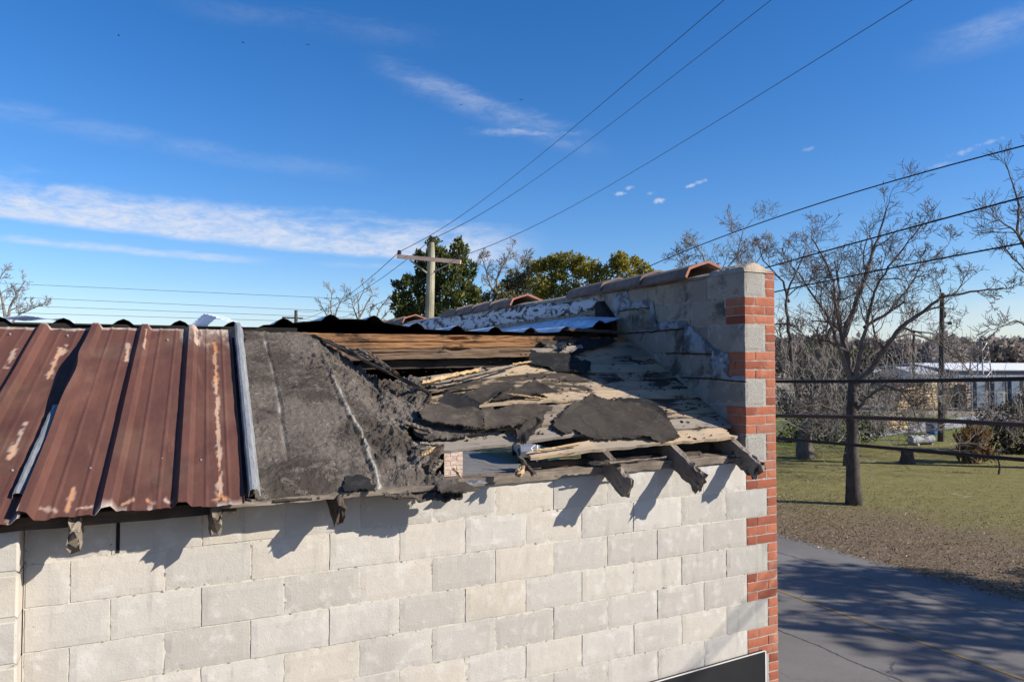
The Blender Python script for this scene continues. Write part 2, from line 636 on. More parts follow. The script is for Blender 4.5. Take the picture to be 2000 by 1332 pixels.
def mat_felt(name, dk, md, lt, lump=1.0):
    m, t = new_mat(name)
    p = t.pos()
    a = t.n('ShaderNodeAttribute', {'attribute_name': 'streak'})
    sa = t.n('ShaderNodeSeparateColor', Color=a.outputs['Color'])
    n1 = t.noise(p, 3.2, 5, .65, .4)
    n2 = t.noise(p, 14, 5, .65, .5)
    n3 = t.noise(p, 75, 4, .7)
    col = t.mix(t.sm(n1, .36, .62), dk, md)
    col = t.mix(t.sm(n2, .52, .7, 0, .7), col, lt)
    col = t.mix(t.sm(n3, .5, .72, 0, .6), col, dk)
    vo = t.n('ShaderNodeTexVoronoi', {'feature': 'DISTANCE_TO_EDGE'}, Scale=9.0)
    t.set(vo.inputs['Vector'], t.mapping(t.n('ShaderNodeVectorMath', {'operation': 'ADD'}, i0=p, i1=t.n('ShaderNodeTexNoise', Vector=p, Scale=6.0, Detail=4.0).outputs['Color']).outputs[0]))
    crack = t.m('MULTIPLY', t.sm(vo.outputs['Distance'], .0, .035, 1, 0), t.sm(n2, .45, .6))
    col = t.mix(t.m('MULTIPLY', crack, .8 * lump), col, (.008, .007, .007))
    col = t.mix(sa.outputs[0], col, (.42, .40, .36))
    h = t.m('ADD', t.m('ADD', t.m('MULTIPLY', n2, 1.0), t.m('MULTIPLY', n3, .5)), t.m('MULTIPLY', crack, -.6))
    t.out(col, .95, t.bump(h, .8 * lump, .012), spec=.12)
    return m


M['felt'] = mat_felt('dusty_tar_felt', (.052, .043, .036), (.125, .106, .089), (.205, .176, .147))
M['scrap'] = mat_felt('torn_felt_sheet', (.036, .030, .026), (.054, .046, .039), (.075, .064, .055), .3)
M['scrap_brown'] = mat_felt('weathered_brown_felt', (.052, .042, .034), (.085, .069, .056), (.13, .108, .086), .35)
M['scrap_dark'] = mat_felt('black_felt_sheet', (.016, .016, .017), (.026, .025, .025), (.045, .042, .04), .35)


def mat_wood(name, a, b, c, stretch, tar=0.0, tarcol=(.025, .022, .02), gscale=26.0, rnd=.35, fib=.5):
    m, t = new_mat(name)
    p = t.pos()
    g = t.noise(t.mapping(p, scale=stretch), gscale, 5, .65, .6)
    n = t.noise(p, 2.4, 4, .6)
    col = t.mix(t.sm(g, .3, .7), a, b)
    col = t.mix(t.sm(n, .42, .66), col, c)
    col = t.mix(t.sm(g, .58, .72, 0, fib), col, tuple(x * .3 for x in a))
    r = t.rnd()
    col = t.mix(rnd, col, t.mix(1.0, col, t.ramp(r, [(0, (.45, .42, .40)), (.5, (1, 1, 1)), (1, (1.5, 1.4, 1.25))]), 'MULTIPLY'))
    if tar:
        q = t.mapping(p, scale=(.8, 2.2, 2.2))
        n2 = t.noise(q, 4.2, 7, .72, .6)
        n5 = t.noise(p, 1.3, 3, .5)
        k = t.m('ADD', n2, t.m('MULTIPLY', t.m('SUBTRACT', n5, .5), .5))
        col = t.mix(t.sm(k, .60 - tar * .14, .66 - tar * .10, 0, .9), col, tarcol)
    f = t.noise(t.mapping(p, scale=stretch), gscale * 4, 3, .6)
    t.out(col, .9, t.bump(t.m('ADD', g, t.m('MULTIPLY', f, .5)), .5, .005), spec=.15)
    return m


M['deck'] = mat_wood('weathered_deck_wood', (.275, .205, .14), (.36, .275, .19), (.20, .17, .14), (.06, 1, 1), tar=.95, gscale=48)
M['deck_clean'] = mat_wood('pale_split_deck_wood', (.345, .255, .165), (.43, .33, .225), (.27, .225, .175), (.06, 1, 1), tar=.15, gscale=52)
M['deck_grey'] = mat_wood('grey_deck_wood', (.20, .175, .15), (.26, .228, .195), (.28, .225, .17), (.06, 1, 1), tar=.25, gscale=52)
M['beam'] = mat_wood('orange_brown_timber', (.20, .100, .046), (.31, .165, .075), (.11, .066, .042), (.07, 1, 1), tar=.7, tarcol=(.035, .024, .018), gscale=52, fib=.85)
M['old_wood'] = mat_wood('grey_brown_old_wood', (.16, .13, .10), (.26, .215, .17), (.115, .095, .078), (.06, 1, 1), tar=.1, gscale=40, fib=.7)
M['rafter'] = mat_wood('rotten_rafter_wood', (.17, .14, .115), (.26, .22, .18), (.11, .09, .075), (1, .1, .1), tar=.2, gscale=58, fib=.9)
M['splinter'] = mat_wood('fresh_split_wood', (.40, .27, .135), (.50, .36, .20), (.32, .215, .12), (.06, .6, 1), gscale=40)
M['dark_wood'] = mat_wood('charred_wood', (.055, .042, .033), (.10, .077, .058), (.035, .028, .023), (.06, 1, 1), tar=.4, gscale=30)
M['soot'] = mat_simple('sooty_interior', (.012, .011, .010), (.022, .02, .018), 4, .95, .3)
M['floor_dirt'] = mat_simple('dusty_shop_floor', (.03, .027, .024), (.05, .045, .04), 3, .95, .3)


def mat_seal():
    m, t = new_mat('silver_roof_sealant')
    p = t.pos()
    n = t.noise(p, 7, 6, .7, .5)
    col = t.mix(t.sm(n, .42, .56), (.09, .098, .11), (.25, .275, .31))
    n2 = t.noise(p, 16, 5, .7)
    col = t.mix(t.sm(n2, .60, .70), col, (.48, .51, .55))
    n3 = t.noise(p, 5.0, 5, .7)
    col = t.mix(t.sm(n3, .62, .70, 0, .8), col, (.03, .03, .033))
    t.out(col, .7, t.bump(t.m('ADD', n, n2), .8, .012), spec=.3)
    return m


M['seal'] = mat_seal()


def mat_flash():
    m, t = new_mat('peeling_silver_flashing')
    p = t.pos()
    n = t.noise(t.mapping(p, scale=(1, .7, 2.0)), 7, 6, .72, .8)
    col = t.mix(t.sm(n, .49, .56), (.38, .41, .45), (.018, .018, .02))
    t.out(col, .6, t.bump(n, .6, .01), spec=.3)
    return m


M['flash'] = mat_flash()
M['tile'] = mat_simple('brown_clay_tile', (.125, .092, .078), (.18, .138, .115), 7, .8, .3, .004, c3=(.08, .066, .058))
M['tile_edge'] = mat_simple('raw_orange_clay', (.30, .12, .075), (.37, .16, .10), 14, .85, .3, .003)
M['cap'] = mat_simple('tan_mortar_cap', (.30, .25, .19), (.40, .335, .255), 12, .95, .6, .01, c3=(.25, .2, .15))
M['sign'] = mat_simple('black_sign_face', (.010, .010, .011), (.014, .014, .015), 3, .45, .05, .001, spec=.4)
M['sign_edge'] = mat_simple('white_sign_edge', (.55, .53, .5), (.62, .6, .57), 5, .6, .1)
M['pole'] = mat_wood('grey_green_pole_wood', (.30, .285, .20), (.40, .375, .275), (.24, .22, .155), (1, 1, .05), gscale=22, rnd=0)
M['crossarm'] = mat_wood('pinkish_crossarm_wood', (.58, .40, .31), (.66, .48, .38), (.50, .36, .28), (.2, .2, 1), gscale=18, rnd=0, fib=.2)
M['dark_pole'] = mat_simple('dark_creosote_pole', (.06, .05, .042), (.09, .075, .062), 6, .9, .2)
M['insul'] = mat_simple('dark_porcelain', (.035, .022, .022), (.05, .03, .03), 9, .3, 0, spec=.6)
M['wire'] = mat_simple('black_cable', (.012, .012, .013), (.02, .02, .021), 3, .6, 0)
M['wire_grey'] = mat_simple('bare_grey_wire', (.05, .05, .052), (.07, .07, .072), 3, .6, 0)
M['wire_brown'] = mat_simple('weathered_brown_cable', (.045, .036, .03), (.06, .048, .04), 3, .7, 0)
M['bark'] = mat_simple('grey_bark', (.10, .082, .066), (.165, .138, .112), 10, .95, .6, .02, c3=(.06, .05, .042), stretch=(1, 1, .35))
M['bark_dark'] = mat_simple('dark_bark', (.050, .042, .036), (.085, .072, .06), 10, .95, .6, .02, c3=(.03, .026, .022), stretch=(1, 1, .35))
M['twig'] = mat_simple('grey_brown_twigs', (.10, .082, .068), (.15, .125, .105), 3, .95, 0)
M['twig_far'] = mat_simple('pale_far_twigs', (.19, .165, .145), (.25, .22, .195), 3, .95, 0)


def mat_leaf(name, stops, transl=.25):
    m, t = new_mat(name)
    col = t.ramp(t.rnd(), stops)
    n = t.noise(t.pos(), .8, 3, .5)
    col = t.mix(t.sm(n, .4, .65, 0, .5), col, stops[0][1])
    d = t.n('ShaderNodeBsdfDiffuse', Color=col)
    tr = t.n('ShaderNodeBsdfTranslucent', Color=col)
    mx = t.n('ShaderNodeMixShader', i0=transl, i1=d.outputs[0], i2=tr.outputs[0])
    o = t.n('ShaderNodeOutputMaterial')
    t.t.links.new(mx.outputs[0], o.inputs[0])
    return m


M['cedar'] = mat_leaf('cedar_foliage', [(0, (.048, .066, .026)), (.5, (.10, .118, .036)), (1, (.21, .20, .055))])
M['olive'] = mat_leaf('olive_foliage', [(0, (.17, .155, .03)), (.5, (.29, .25, .046)), (1, (.40, .335, .075))], .35)
M['olive_grey'] = mat_leaf('greyed_foliage', [(0, (.10, .098, .05)), (.5, (.17, .16, .085)), (1, (.26, .235, .14))])
M['bush'] = mat_leaf('broadleaf_bush', [(0, (.022, .034, .012)), (.5, (.045, .062, .02)), (1, (.10, .11, .05))])
M['brush'] = mat_leaf('dark_brush', [(0, (.022, .02, .016)), (.5, (.045, .038, .03)), (1, (.10, .085, .066))])
M['wood_far'] = mat_leaf('far_winter_wood', [(0, (.22, .19, .168)), (.5, (.29, .255, .225)), (1, (.36, .32, .285))], .5)  # tones lifted to imitate haze over the distant trees
M['pine_far'] = mat_leaf('far_pines', [(0, (.035, .05, .04)), (.5, (.05, .068, .05)), (1, (.07, .09, .06))])
M['dry'] = mat_leaf('dry_brown_foliage', [(0, (.13, .075, .03)), (.5, (.25, .15, .065)), (1, (.40, .27, .13))])
M['litter'] = mat_leaf('dead_leaves', [(0, (.10, .065, .035)), (.5, (.22, .155, .09)), (.9, (.36, .28, .18)), (1, (.6, .52, .4))], .1)
M['tuft'] = mat_leaf('grass_blades', [(0, (.18, .17, .06)), (.5, (.25, .225, .09)), (1, (.33, .29, .14))], .3)


# ------------------------------------------------------------------ ground, road
def mat_ground():
    m, t = new_mat('lawn_and_leaf_litter')
    p = t.pos()
    s = t.n('ShaderNodeSeparateXYZ', Vector=p)
    x, y = s.outputs[0], s.outputs[1]
    n1 = t.noise(p, .35, 5, .6, .3)
    n2 = t.noise(p, 2.2, 5, .65)
    n3 = t.noise(p, 14, 4, .7)
    n4 = t.noise(p, 45, 3, .75)
    grass = t.mix(t.sm(n2, .35, .65), (.20, .178, .066), (.255, .222, .096))
    grass = t.mix(t.sm(n3, .5, .7, 0, .5), grass, (.15, .145, .045))
    grass = t.mix(t.sm(n4, .5, .75, 0, .45), grass, (.29, .25, .13))
    far = t.m('MULTIPLY', t.sm(t.m('ADD', y, t.m('MULTIPLY', n1, 8)), 24, 32), t.sm(x, 19, 26))
    grass = t.mix(t.m('MULTIPLY', far, .75), grass, (.12, .165, .035))
    litter = t.mix(t.sm(n3, .38, .62), (.16, .115, .076), (.245, .19, .134))
    litter = t.mix(t.sm(n4, .52, .68), litter, (.29, .23, .165))
    litter = t.mix(t.sm(n2, .55, .7, 0, .5), litter, (.10, .088, .035))
    d = t.m('ADD', t.m('ADD', t.m('MULTIPLY', x, .78), t.m('MULTIPLY', t.m('MINIMUM', y, 17.0), .35)), t.m('MULTIPLY', t.m('SUBTRACT', n1, .5), 7))
    k = t.sm(t.m('ADD', d, t.m('MULTIPLY', t.m('SUBTRACT', n3, .5), 4)), 13.0, 18.5)
    col = t.mix(k, litter, grass)
    bare = t.sm(t.noise(p, .55, 4, .5), .70, .74)
    col = t.mix(t.m('MULTIPLY', bare, .8), col, (.36, .27, .185))
    yard = t.m('MULTIPLY', t.sm(t.m('ADD', x, t.m('MULTIPLY', y, .6)), 74, 84), t.sm(x, 40, 52))
    yc = t.mix(t.sm(n1, .4, .6), (.34, .265, .18), (.24, .225, .19))
    col = t.mix(yard, col, yc)
    h = t.m('ADD', n3, t.m('MULTIPLY', n4, .8))
    t.out(col, .97, t.bump(h, .9, .05), spec=.05)
    return m


def mat_road():
    m, t = new_mat('worn_asphalt')
    p = t.pos()
    n1 = t.noise(p, .6, 5, .6, .3)
    n2 = t.noise(p, 30, 4, .7)
    n3 = t.noise(p, 130, 3, .8)
    col = t.mix(t.sm(n1, .3, .7), (.145, .136, .125), (.19, .179, .165))
    col = t.mix(t.sm(n2, .5, .75, 0, .4), col, (.085, .081, .076))
    col = t.mix(t.sm(n3, .55, .72, 0, .5), col, (.24, .228, .21))
    s = t.n('ShaderNodeSeparateXYZ', Vector=p)
    x, y = s.outputs[0], s.outputs[1]
    wob = t.m('MULTIPLY', t.m('SUBTRACT', t.noise(p, 1.5, 5, .6), .5), .25)
    for xx in (5.8, 9.75):
        dx = t.m('ABSOLUTE', t.m('SUBTRACT', t.m('ADD', x, wob), xx))
        col = t.mix(t.m('MULTIPLY', t.sm(dx, .008, .03, 1, 0), .85), col, (.03, .03, .03))
    vo = t.n('ShaderNodeTexVoronoi', {'feature': 'DISTANCE_TO_EDGE'}, Scale=.45)
    t.set(vo.inputs['Vector'], t.n('ShaderNodeVectorMath', {'operation': 'ADD'}, i0=p, i1=t.n('ShaderNodeTexNoise', Vector=p, Scale=1.2, Detail=5.0).outputs['Color']).outputs[0])
    col = t.mix(t.m('MULTIPLY', t.sm(vo.outputs['Distance'], .0, .012, 1, 0), t.sm(n1, .5, .6, 0, .8)), col, (.04, .04, .04))
    t.out(col, .9, t.bump(t.m('ADD', n2, n3), .5, .008), spec=.2)
    return m


M['ground'] = mat_ground()
M['road'] = mat_road()
M['paint'] = mat_simple('worn_yellow_paint', (.32, .205, .06), (.22, .165, .08), 3, .9, .2, .003, c3=(.14, .13, .11))
M['pave'] = mat_simple('old_concrete_pavement', (.27, .26, .24), (.34, .32, .29), 2, .92, .3, .006, c3=(.2, .19, .17))
random.seed(4)
g = MB()
NG = 60


def gp(i, j):
    fx = (i / NG * 2 - 1)
    fy = (j / NG * 2 - 1)
    x = 20 + math.copysign(abs(fx) ** 2.2, fx) * 1400
    y = 30 + math.copysign(abs(fy) ** 2.2, fy) * 1400
    z = 0.0
    return (x, y, z)


g.grid(gp, NG, NG)
tag(g.build('ground', M['ground'], origin=(0, 0, 0), smooth=True), kind='structure')
ROAD_L, ROAD_R, ROAD_C = 3.7, 11.15, 7.45
rd = MB()


def road_pt(i, j):
    y = -60 + j * 2.0
    e = .10 * fbm(.35 * y, 3.3, 0, 3) + .02 * (y - 8 if y < 8 else 0) * -1
    x = ROAD_L if i == 0 else ROAD_R + e
    return (x, y, .012)


rd.grid(road_pt, 1, 100)
tag(rd.build('road', M['road'], origin=(0, 0, 0)), kind='structure')
pv = MB()
pv.box((.32, -60, 0), (ROAD_L, 140, .13))
tag(pv.build('pavement', M['pave'], origin=(0, 0, 0)), kind='structure')
ln = MB()


def line_pt(i, j):
    y = -60 + j * .5
    wv = .034 * (1 + .5 * fbm(y * 3, 0, 0, 3))
    return (ROAD_C + (wv if i else -wv), y, .018)


ln.grid(line_pt, 1, 280, keep=lambda i, j: fbm(j * .5 * .9, 7, 0, 3) > -.45)
tag(ln.build('road_marking', M['paint'], origin=(0, 0, 0)), kind='structure')
# leaf litter along the verge (uncountable)
random.seed(12)
lf = MB()
tf = MB()
for k in range(30000):
    x = ROAD_R - .25 + abs(random.gauss(0, 4.2)) if random.random() < .75 else random.uniform(11, 34)
    y = random.uniform(-1, 24)
    if .78 * x + .35 * y > 22 and random.random() < .8:
        continue
    r_ = random.uniform(.014, .036)
    a = random.uniform(0, 6.28)
    tx, ty = random.uniform(-.5, .5), random.uniform(-.5, .5)
    vs = []
    for (p, q) in ((-1, 0), (0, -.5), (1, 0), (0, .5)):
        dx, dy = p * r_ * math.cos(a) - q * r_ * math.sin(a), p * r_ * math.sin(a) + q * r_ * math.cos(a)
        vs.append((x + dx, y + dy, .022 + .03 + dx * tx + dy * ty - (.02 if random.random() < .5 else 0)))
    lf.add(vs, [(0, 1, 2, 3)])
tag(lf.build('fallen_leaves', M['litter'], origin=(0, 0, 0)), kind='stuff', label='brown fallen leaves scattered over the verge beside the road', cat='leaves')
for k in range(16000):
    x, y = random.uniform(12, 44), random.uniform(2, 36)
    if .78 * x + .35 * y < 15 and random.random() < .8:
        continue
    if fbm(x * .3, y * .3, 2, 3) < -.15:
        continue
    for b in range(2):
        a = random.uniform(0, 6.28)
        h = random.uniform(.015, .045)
        lx, ly = random.uniform(-.05, .05), random.uniform(-.05, .05)
        dx, dy = .012 * math.cos(a), .012 * math.sin(a)
        tf.add([(x - dx, y - dy, 0), (x + dx, y + dy, 0), (x + lx, y + ly, h)], [(0, 1, 2)])
tag(tf.build('grass', M['tuft'], origin=(0, 0, 0)), kind='stuff', label='short winter grass growing on the lawn beyond the road', cat='grass')

# ------------------------------------------------------------------ the shop building
shop = empty('shop_building', (0, 0, 0), 'concrete block shop with rusty metal roof, collapsed corner and brick edged parapet', 'building')
rb = random.Random(5)
wall = MB()
mort = MB()
XL, XP = -9.5, -4.435          # left end of building, edge of the pilaster
ROWS_TOP = 0                   # row 0 lies above Z1
for row in range(0, -18, -1):
    z0 = Z1 + row * BH
    zt = z0 + BH
    if row % 2 == 0:
        js = [-i * BW - (.02 if i > 6 else 0) for i in range(0, 13)]
    else:
        js = [BH] + [-(i - .5) * BW + (.015 if i > 7 else 0.006) for i in range(1, 14)]
    for a, b in zip(js[1:], js[:-1]):
        if b < XP + .03:
            continue
        a = max(a, XP + .004)
        mr = M['end_block'] if b > .1 else None
        wall.rough((a + .0045, rb.uniform(-.002, .002), z0 + .0045), (1, 0, 0), (0, 0, 1), (0, 1, 0), b - a - .009, BH - .009, .09, rb.uniform(0, 90), 1 if b > .1 else 0)
    mort.box((XP, .0042 + .0005 * (row % 2), z0 - .002 * 0), (0 if row % 2 == 0 else BH, .10, zt))
# body behind the facing blocks
core = MB()
core.box((XL, .101, 0), (-.002, .2, Z1 + .195))
M['corner_block'] = mat_block('stained_corner_block', (.30, .285, .255), (.385, .366, .33), .75, white=.2)
wall.build('block_wall', [M['block'], M['corner_block']], shop)
mort.build('mortar_joints', M['mortar'], shop)
core.build('wall_core', M['gable_mortar'], shop)
oj = MB()
oj.box((-4.062, -.0032, Z1 + .012), (-4.046, .05, Z1 + .19))  # solid dark strip standing in for the shade inside a gap
oj.build('dark_joint_strip', M['soot'], shop)
# pilaster at the left
pl = MB()
PD = .13
for row in range(0, -18, -1):
    z0 = Z1 + row * BH - .004
    a0 = XP - (.38 if row % 2 else .20)
    pl.frame((a0, -PD, z0 + .005), (1, 0, 0), (0, 0, 1), (0, 1, 0), XP - a0 - .004, BH - .010, PD + .05, .010, 0, .002, rb)
    k = a0
    while k > XL:
        pl.frame((k - BW + .01, -PD, z0 + .005), (1, 0, 0), (0, 0, 1), (0, 1, 0), BW - .012, BH - .010, PD + .05, .004, 0, .002, rb)
        k -= BW
pm = MB()
pm.box((XL, -PD + .005, 0), (XP - .012, .1, Z1 + .19))
pil = pl.build('pilaster', M['block'], shop)
pm.build('mortar_joints', M['mortar'], shop)

# quoin: brick and block end of the parapet, seen on the front
qb, qm, qe = MB(), MB(), MB()
BHG = BH / 3
XR = .3048
for row in range(-18, 8):
    z0 = Z1 + row * BH
    if row % 2 == 0:
        for c in range(3):
            zc = z0 + c * BHG
            cuts = (.2032,) if c == 1 else (.1016,)
            xs = (0,) + cuts + (XR,)
            for a, b in zip(xs[:-1], xs[1:]):
                qb.rough((a + .004, 0 + rb.uniform(-.0015, .0015), zc + .004), (1, 0, 0), (0, 0, 1), (0, 1, 0), b - a - .008, BHG - .009, .09, rb.uniform(0, 90), 0, .0025, .016, .0025)
        if row >= 0:
            for c in range(3):
                zc = z0 + c * BHG
                ys = (0.0, .1016, .2032) if c == 1 else (0.0, .2032)
                for a, b in zip(ys[:-1], ys[1:]):
                    a2 = max(a, .004)
                    qb.frame((-.001, b - .004, zc + .004), (0, -1, 0), (0, 0, 1), (1, 0, 0), b - a2 - .006, BHG - .009, .09, .003, 0, .0012, rb)
    else:
        for c in range(3):
            zc = z0 + c * BHG
            qb.rough((.2032 + .006, rb.uniform(-.0015, .0015), zc + .004), (1, 0, 0), (0, 0, 1), (0, 1, 0), .1016 - .010, BHG - .009, .09, rb.uniform(0, 90), 0, .0025, .016, .0025)
        if row >= 1:
            qe = MB()
            qe.rough((.003, 0.001, z0 + .005), (1, 0, 0), (0, 0, 1), (0, 1, 0), .2032 - .006, BH - .009, .3, rb.uniform(0, 90), 0, .003, .02, .005)
            qe.build('end_block', M['end_block'], shop)
qm.box((.006, .0045, 0), (XR - .003, .3, Z1 + 8 * BH - .01))
qb.build('brick_quoin', M['brick'], shop)
qm.build('brick_mortar', M['brick_mortar'], shop)

# parapet (gable) wall along the street, seen from its roof side
GY1 = 13.0
OY0, OY1, OZ0, OZ1 = 2.3, 6.14, .75, Z1 + .03
gw, gm = MB(), MB()
for row in range(0, 8):
    z0 = Z1 + row * BH
    y = .2032 if row % 2 == 0 else 0.0
    first = True
    while y < GY1:
        y2 = y + BW
        a = y + (.004 if not (first and row % 2) else .003)
        gw.rough((-.0015 + rb.uniform(-.002, .002), y2 - .004, z0 + .004), (0, -1, 0), (0, 0, 1), (1, 0, 0), y2 - a - .006, BH - .009, .09, rb.uniform(0, 90), 0, .004, .04, .007)
        y = y2
        first = False
gm.box((.005, .3, OZ1), (.2, GY1, Z1 + 8 * BH - .015))
gm.box((.005, .3, 0), (.2, OY0, OZ1))
gm.box((.005, OY1 + .1, 0), (.2, GY1, OZ1))
gm.box((.005, OY0, 0), (.2, OY1 + .1, OZ0))
par = gw.build('parapet_wall', M['gable_block'], shop)
gm.build('mortar_joints', M['gable_mortar'], shop)
fb = MB()
fb.box((.201, .3, OZ1), (XR, GY1, Z1 + 8 * BH - .012))
fb.box((.201, .3, 0), (XR, OY0, OZ1))
fb.box((.201, OY1 + .1, 0), (XR, GY1, OZ1))
fb.box((.201, OY0, 0), (XR, OY1 + .1, OZ0))
fb.build('street_brick_face', M['street_brick'], shop)
jb = MB()
nr = int((OZ1 - OZ0) / BHG)
for c in range(nr):
    zc = OZ0 + c * BHG
    xs = (0, .2032, XR) if c % 2 else (0, .1016, XR)
    for a, b in zip(xs[:-1], xs[1:]):
        jb.frame((a + .004, OY1, zc + .004), (1, 0, 0), (0, 0, 1), (0, 1, 0), b - a - .007, BHG - .009, .09, .004, 0, .0015, rb)
jm = MB()
jm.box((.003, OY1 + .006, OZ0), (XR - .003, OY1 + .099, OZ1))
wj = jb.build('window_jamb', M['painted_brick'], shop)
tag(wj, label='brick window jamb with flaking white paint')
jm.build('brick_mortar', M['brick_mortar'], shop)

# mortar cap on the pier
cp = MB()


def cap_pt(i, j):
    x = -.004 + .31 * i / 12
    y = -.006 + .44 * j / 12
    ridge = .075 * (1 - abs(x - .13) / .19) if abs(x - .13) < .19 else 0
    z = Z1 + 8 * BH - .012 + max(.006, ridge * (1 if j < 11 else .8)) + .010 * fbm(x * 20, y * 20, 1, 4)
    if i in (0, 12) or j in (0, 12):
        z = Z1 + 8 * BH - .02
    return (x, y, z)


cp.grid(cap_pt, 12, 12)
cp.build('mortar_cap', M['cap'], shop)
ct = MB()


def top_pt(i, j):
    x = (-.012, .03, .15, .27, .315)[i]
    y = .43 + j * .2
    z = Z1 + 8 * BH + (-.03, .0, .035, .0, -.03)[i] + .006 * fbm(x * 9, y * 9, 2, 3)
    return (x, y, z)


ct.grid(top_pt, 4, 62)
ct.build('wall_top_mortar', M['gable_mortar'], shop)


# coping tiles
def tile(y0, y1, raw=False):
    mb = MB()
    prof = []
    for k in range(13):
        a = k / 12
        x = .155 + (a - .5) * .47
        d = abs(a - .5) * 2
        z = .085 * (1 - d) ** .75 + (.0 if d < .86 else -.05 * (d - .86) / .14)
        prof.append((x, z))
    th = .017
    n = 6
    vs, fs, mi = [], [], []
    for j in range(n + 1):
        t = j / n
        y = y0 + (y1 - y0) * t
        sc = 1.0 - .06 * t + (.03 if j == 0 else 0)
        dz = .018 * (1 - t)
        for (x, z) in prof:
            vs.append((.155 + (x - .155) * sc, y, Z1 + 8 * BH + .004 + z * sc + dz + .03))
        for (x, z) in prof:
            vs.append((.155 + (x - .155) * (sc * .93), y, Z1 + 8 * BH + .004 + z * sc * .97 + dz + .03 - th))
    m_ = len(prof)
    for j in range(n):
        for k in range(m_ - 1):
            a = j * 2 * m_ + k
            b = (j + 1) * 2 * m_ + k
            mb_f = (a, a + 1, b + 1, b)
            fs.append(mb_f)
            mi.append(0)
            a += m_
            b += m_
            fs.append((a, b, b + 1, a + 1))
            mi.append(0)
    for j in (0, n):
        for k in range(m_ - 1):
            a = j * 2 * m_ + k
            fs.append((a, a + m_, a + m_ + 1, a + 1))
            mi.append(1 if raw else 0)
    for j in range(n):
        for k in (0, m_ - 1):
            a = j * 2 * m_ + k
            b = (j + 1) * 2 * m_ + k
            fs.append((a, b, b + m_, a + m_))
            mi.append(0)
    mb.v, mb.f, mb.mi = vs, fs, mi
    return mb


ty = [at_x(px, py, 0).y for px, py in ((1372, 544), (1278, 552), (1193, 560))]
for (a, b) in ((.56, 1.24), (1.19, 1.86), (1.81, 2.48), (3.75, 4.40), (4.36, 4.98), (4.93, 5.56), (5.51, 6.15), (7.9, 8.55), (8.5, 9.15), (9.1, 9.75), (9.7, 10.35), (10.3, 10.95), (10.9, 11.55), (11.5, 12.15)):
    tile(a, b, a in (.56, 3.75, 7.9)).build('coping_tile', [M['tile'], M['tile_edge']], shop)

# sealant steps on the gable face
def g_patch(poly_px, res=.010, th=.010, jag=.009, seed=0, mat='seal', name='sealant_smear'):
    poly = []
    for q in poly_px:
        p = at_x(q[0], q[1], 0)
        poly.append((p.y, p.z))
    mb = patch(poly, res, lambda a, b, e: min(1, e / .02) * th + .008 * fbm(a * 14, b * 14, seed, 4), jag, 14, seed,
               place=lambda a, b, n: Vector((-.004 - max(.002, n), a, b)))
    return mb.build(name, M[mat], shop, smooth=True)


g_patch([(1198, 575), (1225, 568), (1232, 590), (1270, 588), (1272, 600), (1212, 606), (1203, 625), (1196, 600)], seed=1)
g_patch([(1262, 586), (1276, 586), (1284, 630), (1340, 626), (1343, 640), (1335, 642), (1272, 647), (1270, 602), (1210, 608), (1212, 600), (1262, 598)], seed=2)
g_patch([(1338, 628), (1346, 634), (1368, 655), (1395, 680), (1424, 690), (1420, 712), (1418, 735), (1456, 735), (1457, 745), (1392, 740), (1391, 692), (1334, 689)], seed=3, th=.015)
g_patch([(1418, 690), (1428, 700), (1422, 735), (1457, 737), (1456, 746), (1410, 742)], seed=5)
g_patch([(1168, 590), (1182, 588), (1192, 604), (1204, 618), (1208, 655), (1204, 690), (1170, 650)], seed=6, mat='scrap_dark', th=.05, name='burnt_felt_lining')
g_patch([(1170, 606), (1000, 632), (850, 652), (780, 656), (778, 634), (860, 622), (1005, 600), (1100, 591), (1160, 584), (1168, 590)], res=.02, th=.02, seed=8, mat='flash', name='silver_flashing')

tl = MB()
for seg in (((1208, 608), (1240, 603), (1270, 601)), ((1272, 600), (1278, 620), (1284, 632)), ((1210, 652), (1272, 648), (1335, 642)), ((1336, 642), (1335, 665), (1334, 688)), ((1300, 690), (1334, 690), (1391, 692)), ((1392, 692), (1392, 715), (1392, 739)), ((1330, 737), (1392, 740), (1457, 746))):
    pts = []
    for a, b in zip(seg[:-1], seg[1:]):
        for k in range(8):
            p = at_x(a[0] + (b[0] - a[0]) * k / 8, a[1] + (b[1] - a[1]) * k / 8, -.006)
            pts.append(p + Vector((0, .006 * fbm(p.y * 14, p.z * 14, 3, 2), .006 * fbm(p.y * 14, p.z * 14, 9, 2))))
    pts.append(at_x(seg[-1][0], seg[-1][1], -.006))
    tl.tube(pts, [.007 * (.7 + .6 * abs(fbm(i * .7, 2, 1, 2))) for i in range(len(pts))], 5)
tl.build('tar_line', M['black_metal'], shop)
# wall plate on top of the front wall
from_bd = MB()


